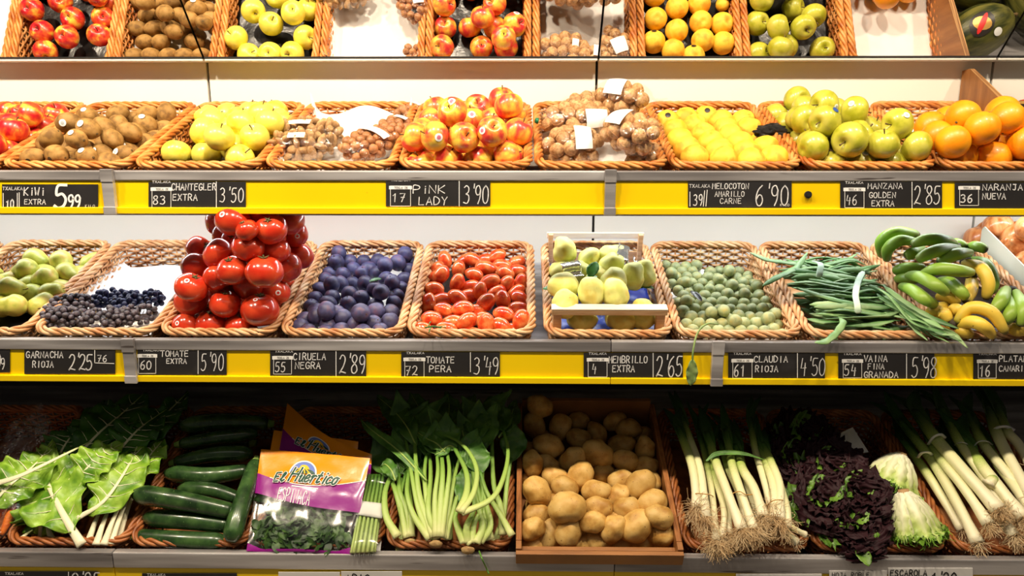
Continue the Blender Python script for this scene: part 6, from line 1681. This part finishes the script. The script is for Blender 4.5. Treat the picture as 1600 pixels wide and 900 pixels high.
# --- red lettuce and escaroles
Zt = lambda x, y: (1200 + x/3.213, 610 + y/3.213)
def lettuce(x, y, c, size, label, seed, axis=(0, -.5, .8)):
    rs = random.Random(seed)
    p0 = T4.P(*Zt(x, y), c)
    root = tag(empty('red_lettuce', Matrix.Translation(p0)), label, 'lettuce', 'red lettuces')
    q = Vector((0, 0, 1)).rotation_difference(Vector(axis).normalized())
    outer, inner = MB(), MB()
    for k in range(34):
        ph = 2*PI*k*.382 ; el = R(8 + 74*(k/34)) ; L = size*(1.05 - .35*(k/34))*rs.uniform(.85, 1.15)
        d = q @ Vector((math.cos(ph)*math.cos(el), math.sin(ph)*math.cos(el), math.sin(el)))
        up = q @ Vector((-math.cos(ph)*math.sin(el), -math.sin(ph)*math.sin(el), math.cos(el)))
        path = smoothpath([d*L*.12, d*L*.5 + up*L*.10, d*L*.85 + up*L*.06, d*L*1.05 - up*L*.10], 20)
        v, f, a = blade(path, [L*.14, L*.30, L*.50, L*.62, L*.58, L*.30], up, L*.12, 5.5, .2, seed + k*1.7, 14, fine=.10)
        (inner if k % 9 == 4 else outer).add(v, f, along=a)
    o = link('outer_leaves', outer.make('outer_leaves', M['lettuce_red']), root)
    o = link('green_leaves', inner.make('green_leaves', M['lettuce_green']), root)
lettuce(190, 270, .015, .088, 'rearmost red lettuce in the shade', 1)
lettuce(130, 380, .01, .070, 'red lettuce against the young leeks side of the basket', 6)
lettuce(310, 430, .02, .088, 'red lettuce in the middle of the basket with green heart leaves', 2)
lettuce(270, 590, .015, .088, 'red lettuce low on the leek side near the front', 3)
lettuce(450, 560, .02, .084, 'red lettuce touching the front escarole', 4)
lettuce(400, 700, .0, .080, 'frontmost red lettuce by the basket rim', 5)
loose_leaf('lettuce_leaf', T4, *Zt(450, 790), .02, .05, .018, M['lettuce_green'], -80, 'green lettuce leaf hanging over the front rim below the red lettuce', lean=.2)
loose_leaf('lettuce_leaf', T4, *Zt(400, 325), .05, .06, .024, M['lettuce_green'], 20, 'green leaf between the rear red lettuce and the rear escarole', lean=-.3)
def escarole(x, y, c, L, Rr, axis, label, seed):
    rs = random.Random(seed)
    p0 = T4.P(*Zt(x, y), c)
    root = tag(empty('escarole', Matrix.Translation(p0)), label, 'escarole', 'pale escaroles')
    ax = Vector(axis).normalized()
    q = Vector((0, 0, 1)).rotation_difference(ax)
    mb = MB(); core = MB()
    for k in range(46):
        ph = 2*PI*k/46*3 + rs.uniform(-.1, .1); lay = k/46
        rad = q @ Vector((math.cos(ph), math.sin(ph), 0))
        rr = Rr*(1.0 - .42*lay)*rs.uniform(.86, 1.10); ll = L*(.94 + .16*rs.random())
        pts = [rad*.012, ax*ll*.16 + rad*rr*.48, ax*ll*.5 + rad*rr*.84, ax*ll*.85 + rad*rr*1.02, ax*ll*1.02 + rad*rr*(1.12 + rs.uniform(-.05, .15))]
        path = smoothpath(pts, 26)
        v, f, a = blade(path, [.006, .011, .015, .018, .021, .023, .014], rad, .003, 6, -.55, k*1.9 + seed, 10, fine=.0)
        # frilled end: the last third ruffles strongly
        n = 11
        for i in range(26):
            u = i/25
            if u > .6:
                for j in range(n):
                    e = abs(2*j/10 - 1)
                    v[i*n + j] = v[i*n + j] + rad*(.010*(u - .6)/.4*math.sin(j*2.6 + i*1.9 + k)*(.3 + e)) + ax*(.008*(u - .6)/.4*math.sin(j*3.3 + k*2.1))
        mb.add(v, f, along=[min(1, .55*a[i]**1.3 + .18*abs(2*(i % 11)/10 - 1) + .36*max(0, a[i] - .5)*2*abs(2*(i % 11)/10 - 1)) for i in range(len(v))])
        if k % 2 == 0:
            for h in range(5):
                t0 = Vector(v[24*n + rs.randrange(n)])
                w_ = [t0, t0 + ax*.008 + rad*rs.uniform(-.004, .010), t0 + ax*.015 + rad*rs.uniform(-.004, .018) + rad.cross(ax)*rs.uniform(-.01, .01)]
                vv, ff, aa = tube(smoothpath(w_, 6), [.0016, .002, .0018, .0016, .001, .0004], 4, .5); mb.add(vv, ff, along=[.95]*len(vv))
    link('leaves', mb.make('leaves', M['escarole']), root)
    v, f, a = tube([-ax*.004, ax*.004, ax*.03], [.013, .014, .012], 14)
    link('stump', mesh('stump', v, f, M['stump']), root)
escarole(670, 318, .085, .085, .068, (-.35, -.25, -.9), 'rear pale escarole with its cut stump up, leaning on the red lettuce', 3)
escarole(680, 505, .085, .105, .066, (.16, -.35, -.93), 'front pale frilly escarole with its cut stump up', 7)
# cardboard corner behind the lettuce
quad = [T4.P(*Zt(320, 235), .03), T4.P(*Zt(425, 185), .05), T4.P(*Zt(505, 310), .02), T4.P(*Zt(380, 330), .0)]
mb = MB(); n_ = (quad[1]-quad[0]).cross(quad[2]-quad[0]).normalized()*.001
mb.add(quad + [p - n_ for p in quad], [(0, 1, 2, 3), (7, 6, 5, 4), (0, 4, 5, 1), (1, 5, 6, 2), (2, 6, 7, 3), (3, 7, 4, 0)])
tag(link('paper_sheet', mb.make('paper_sheet', M['paper'], False)), 'folded white paper corner standing between red lettuce and rear escarole', 'paper')

# --- thick leeks with white tape
Zk = lambda x, y: (1370 + x/3.213, 610 + y/3.213)
bl_ = [([(505,765,.02),(400,560,.04),(270,340,.05),(110,150,.03)],.0125,20,'front thick leek against the escarole side of its basket'),([(610,600,.075),(450,420,.09),(310,260,.085),(190,110,.05)],.0155,110,'thick leek on top with a large root tuft'),([(560,670,.055),(430,480,.07),(320,340,.07),(240,200,.04)],.012,40,'white leek beside and under the topmost one'),([(660,620,.05),(520,410,.07),(420,270,.07),(320,90,.04)],.0115,40,'slender leek behind the topmost thick one'),([(735,640,.065),(600,470,.08),(520,370,.08),(430,240,.06)],.0145,80,'thick leek slanting to the basket middle, short stub beside'),([(790,600,.05),(640,400,.07),(535,270,.07),(450,120,.04)],.012,30,'green leek under the second tape'),([(780,540,.07),(660,330,.085),(600,210,.085),(560,90,.05)],.0135,30,'thick leek under the cream tape'),([(790,400,.07),(710,270,.08),(650,200,.08),(600,80,.05)],.0125,20,'leek at the picture edge under the cream tape'),([(430,700,.0),(330,540,.02),(240,400,.03),(130,250,.01)],.011,20,'thin pale leek lowest along the side rim'),([(690,730,.03),(560,560,.045),(460,430,.05),(360,280,.03)],.0125,80,'leek underneath in the middle of the heap'),([(820,700,.04),(720,520,.06),(620,380,.06),(500,200,.04)],.0135,60,'leek at the far end of the heap'),([(560,470,.085),(575,455,.088),(590,440,.086)],.012,0,'short cut leek stub on the heap')]
for k, (p, r, nr_, lb) in enumerate(bl_):
    leek('thick_leek', p, r*1.15, lb, 'leek', 'thick taped leeks', k + 120, Zk, nr_*2, .045, 3 if k != 11 else 0)
band([(205,338,.05),(225,315,.085),(260,312,.088),(285,330,.055)], .0042, M['tape'], 'white tape round the leeks nearest the escaroles', Zk, .35, 'tape')
band([(258,272,.07),(285,235,.105),(320,222,.11),(345,240,.075)], .0046, M['tape'], 'white tape round the topmost leeks', Zk, .35, 'tape')
band([(392,275,.06),(420,262,.085),(445,265,.088),(460,280,.06)], .0038, M['tape'], 'short white tape behind the topmost leek', Zk, .35, 'tape')
band([(480,292,.06),(510,258,.09),(550,255,.095),(575,272,.06)], .0044, M['tape'], 'white tape round the middle leeks', Zk, .35, 'tape')
band([(575,225,.06),(600,190,.10),(650,182,.105),(690,200,.065)], .0046, M['tape'], 'cream tape round the rearmost leeks', Zk, .35, 'tape')

# ------------------------------------------------------------------ price cards
def card(Y, rect, runs, label, boxes=(), lines=(), white=False, bold=(), small=()):
    x0, y0, x1, y1 = rect
    a = on_y(x0, y0, Y); b = on_y(x1, y1, Y)
    c4 = [on_y(x0, y1, Y), on_y(x1, y1, Y), on_y(x1, y0, Y), on_y(x0, y0, Y)]
    mid = sum(c4, Vector())/4
    mb = MB()
    n_ = Vector((0, .0012, 0))
    mb.add([p - mid for p in c4] + [p - mid + n_ for p in c4], [(0, 1, 2, 3), (7, 6, 5, 4), (0, 4, 5, 1), (1, 5, 6, 2), (2, 6, 7, 3), (3, 7, 4, 0)])
    o = link('price_card', mb.make('price_card', M['white_card'] if white else M['card'], False)); o.location = mid
    tag(o, label, 'price card', 'price cards')
    fn = lambda l: (lambda x, y: on_y(x, -y, Y - l) - mid)
    def put(name, rs, m, l=.0008):
        for s, x, y, h, adv, w, *r in rs:
            b = MB()
            for line in strokes(s, x, -y, h, adv, r[0] if r else None, jit=.25 if h > 8 else .05, slant=r[1] if len(r) > 1 else .04): ribbon(b, line, w, fn(l))
            link(name, b.make(name, m, False), o)
    put('chalk_lettering', runs, M['ink'] if white else M['chalk'])
    put('price_lettering', bold, M['chalk_bold'])
    if small: put('heading', small, M['chalk'])
    if boxes or lines:
        b = MB()
        for (p, q, r, s) in boxes:
            for l in ([(p, -q), (r, -q)], [(r, -q), (r, -s)], [(r, -s), (p, -s)], [(p, -s), (p, -q)]): ribbon(b, l, .8, fn(.0006))
            ribbon(b, [(p, -q - 2.6), (r, -q - 2.6)], 5.4, fn(.0007))
        if b.v: link('number_frame', b.make('number_frame', M['chalk_bold'], False), o)
        for l in lines:
            b = MB(); ribbon(b, [(l[0], -l[1]), (l[2], -l[3])], 1.1, fn(.0006))
            link('ruled_line', b.make('ruled_line', M['chalk_bold'], False), o)
        if boxes:
            b = MB()
            for (p, q, r, s) in boxes:
                for line in strokes('Tekla Zk'.upper(), p + (r - p)*.2, -q - 4.3, 3.2, (r - p)*.085, slant=0): ribbon(b, line, .5, fn(.0012))
            link('frame_print', b.make('frame_print', M['ink'], False), o)
    return o
yc2, yc3, yc4 = Y2F + .0025, Y3F + .0025, Y4F + .0025
yc2, yc3, yc4 = Y2F + .0018, Y3F + .0018, Y4F + .0018
TX = 'TXALAKA'
card(yc2, (3,288,153,326), [('KiWi',37,305,12,9.5,1.7),('EXTRA',38,319,7.5,7,1.3),('KILO',133,324,4,4,.6)], 'chalk price card for kiwi with a bold white 5.99', bold=[('5',84,325,36,20,4.2,20),('99',106,325,20,10.5,2.8,9)], small=[(TX,4,297,5,4.6,.8),('10',9,325,13,7,1.8)], lines=[(27,302,27,325),(30,301,30,325),(5,302,5,325)])
card(yc2, (232,284,384,325), [('83',239,319,13,11,1.6),('CHANTEGLER',268,297,10,7.1,1.5),('EXTRA',270,313,9.5,8,1.5),("3'50",343,316,22,11.4,1.6)], 'chalk price card numbered 83 under the pale yellow apples', [(237.5,293,267,325)], [(338,284,338,325)], small=[(TX,238,286,3.4,4.2,.7)])
card(yc2, (603,280.5,766,322.5), [('17',612,315,13,12,1.5),('PiNK',645,302,12,14,1.5,11),('LADY',654,320,12,12,1.5),("3'90",724,318,28,11.6,1.6,9.5)], 'chalk price card numbered 17 under the rosy apples', [(610,290.5,641.5,322)], [(717.5,281,717.5,322)], small=[(TX,611,283,3.6,4.4,.8)])
card(yc2, (1075,282,1237,324.5), [('39',1083,321,17,8.5,1.5),('MELOCOTON',1113,295,8.5,6.5,1.2),('AMARILLO',1117,307,8,5.9,1.1),('CARNE',1125,318,8,7,1.1),("6'90",1180,321,31,15.5,1.8,12),('KILO',1219,322,3.4,3.8,.6)], 'chalk price card numbered 39 under the yellow peaches', small=[(TX,1077,293,5,4.8,.8)], lines=[(1101,298,1099,322),(1105,297,1103,322),(1078,300,1078,322)])
card(yc2, (1313,284,1472,326.5), [('46',1322,320,15,9.5,1.3),('MANZANA',1356,295,8.5,8,1.3),('GOLDEN',1358,309,8.5,7.2,1.3),('EXTRA',1362,322,8.5,7.4,1.3),("2'85",1428,319,28,12,1.7,10)], 'chalk price card numbered 46 under the yellow-green apples', [(1320,293.5,1350,324.5)], [(1425,284.5,1425,326)], small=[(TX,1321,287,3.4,4.1,.7)])
card(yc2, (1492,285,1652,327.5), [('36',1501,316,12,10.5,1.8),('NARANJA',1535,297,9,9.3,1.5),('NUEVA',1535,311,9,7.6,1.5)], 'chalk price card numbered 36 under the oranges', [(1499.5,291,1529,321)], [(1606,286,1606,327)])
cx3 = [
 ((-110,546,15.5,582), [("3'9",-30,577,24,14,1.6,10),('9',1,577,17,9,1.6)], 'chalk price card cut off at the shelf end, showing a 9', (), ()),
 ((38,545.5,180,584.5), [('GARNACHA',41,559,9.5,7.4,1.5),('RIOJA',51,574,9.5,6.8,1.5),("2'25",107,578,24,10.5,1.9,10),('76',152,565,10,8.5,1.4)], 'chalk price card under the dark grapes, 76 in its corner', (), [(148,547,148,567),(148,567,178,568)]),
 ((215,546,354,586), [('60',219,577,13,10,1.6),('TOMATE',251,557,9,7.5,1.4),('EXTRA',260,568,7.5,6.6,1.4),("5'90",314,579,26,10.5,1.5,8)], 'chalk price card numbered 60 under the big tomatoes', [(216.5,553.5,243.5,583.5)], [(309.5,547,309.5,584)]),
 ((422,548,572,588.5), [('55',430,581,15,9,1.5),('CIRUELA',458,562,10,7.5,1.5),('NEGRA',461,576,10,8.3,1.5),("2'89",530,583,28,12,1.8,10)], 'chalk price card numbered 55 under the dark blue plums', [(427.5,556.5,455.5,584.5)], [(525,549,525,587)]),
 ((627,550.5,781,591.5), [('72',633,586,14,11,1.6),('TOMATE',666,567,9.5,7.6,1.5),('PERA',671,581,9.5,9,1.5),("3'49",740,585,26,11.5,1.5,9.5)], 'chalk price card numbered 72 under the elongated tomatoes', [(632.5,559,662.5,589)], [(735,551,735,581)]),
 ((912,551.5,1067,592), [('4',925,584,15,9,1.4),('MEMBRILLO',951,567,10.5,6.9,1.5),('EXTRA',957,581,10,7.3,1.5),("2'65",1025,588,31,12,1.8,10)], 'chalk price card numbered 4 under the quinces', [(919,559.5,948.5,589)], [(1020.5,552,1020.5,589)]),
 ((1138,551.5,1289,592.5), [('61',1147,588,18,9.5,1.7),('CLAUDIA',1178,566,9.5,7.8,1.5),('RIOJA',1180,581,9.5,7.5,1.5),("4'50",1250,587,27,11.5,1.5,9.5)], 'chalk price card numbered 61 under the small green plums', [(1145,561,1175,591)], [(1246,552,1246,590)]),
 ((1310,552,1460,592.5), [('54',1319,587,17,10.5,1.6),('VAINA',1350,565,9.5,7.6,1.5),('FINA',1356,577,8.5,6.8,1.4),('GRANADA',1350,590,9,7.9,1.5),("5'98",1424,590,31,11.5,1.6,10)], 'chalk price card numbered 54 under the flat green beans', [(1317.5,561.5,1346.5,590.5)], [(1416.5,553,1416.5,591)]),
 ((1521,552,1672,593.5), [('16',1530,588,17,9.5,1.7),('PLATANO',1561,565,9,7.6,1.5),('CANARIAS',1561,580,8.5,6.6,1.4)], 'chalk price card numbered 16 under the bananas', [(1528.5,562,1556.5,591)], [(1630,553,1630,592)])]
for rect, runs, lb, bx_, ln_ in cx3:
    card(yc3, rect, runs, lb, bx_, ln_, small=[(TX, rect[0] + 8, rect[1] + 2.6, 3.2, 4.1, .7)] if bx_ else ())
card(yc4, (-2,893,152,935), [("0'95",112,912,17,13,2.0,10)], 'chalk price card at the bottom shelf below the chard', (), [(107,894,107,934)], small=[(TX,8,898,3.6,4.2,.8)])
card(yc4, (222,896,370,936), [], 'chalk price card at the bottom shelf below the courgettes', small=[(TX,230,900,3.6,4.2,.8)])
def paper_tag(x0, x1, y0, runs, label):
    card(Y4F - .0016, (x0, y0, x1, 940), runs, label, white=True)
paper_tag(435, 531, 894, [], 'blank white paper tag on the bottom steel edge below the spinach')
paper_tag(533, 628, 893, [('APIO', 540, 910, 12, 10, 1.8)], 'white paper tag with black capitals below the spring onions')
paper_tag(1150, 1284, 897, [], 'blank white paper tag on the bottom edge below the young leeks')
paper_tag(1296, 1386, 892, [('HOJA ROBLE', 1300, 902, 7, 6, 1.0)], 'white paper tag below the red lettuce')
paper_tag(1388, 1520, 888, [('ESCAROLA', 1391, 900, 9, 7.4, 1.6), ("1'20", 1455, 912, 17, 12, 2.2)], 'white paper tag with black writing below the pale escaroles')
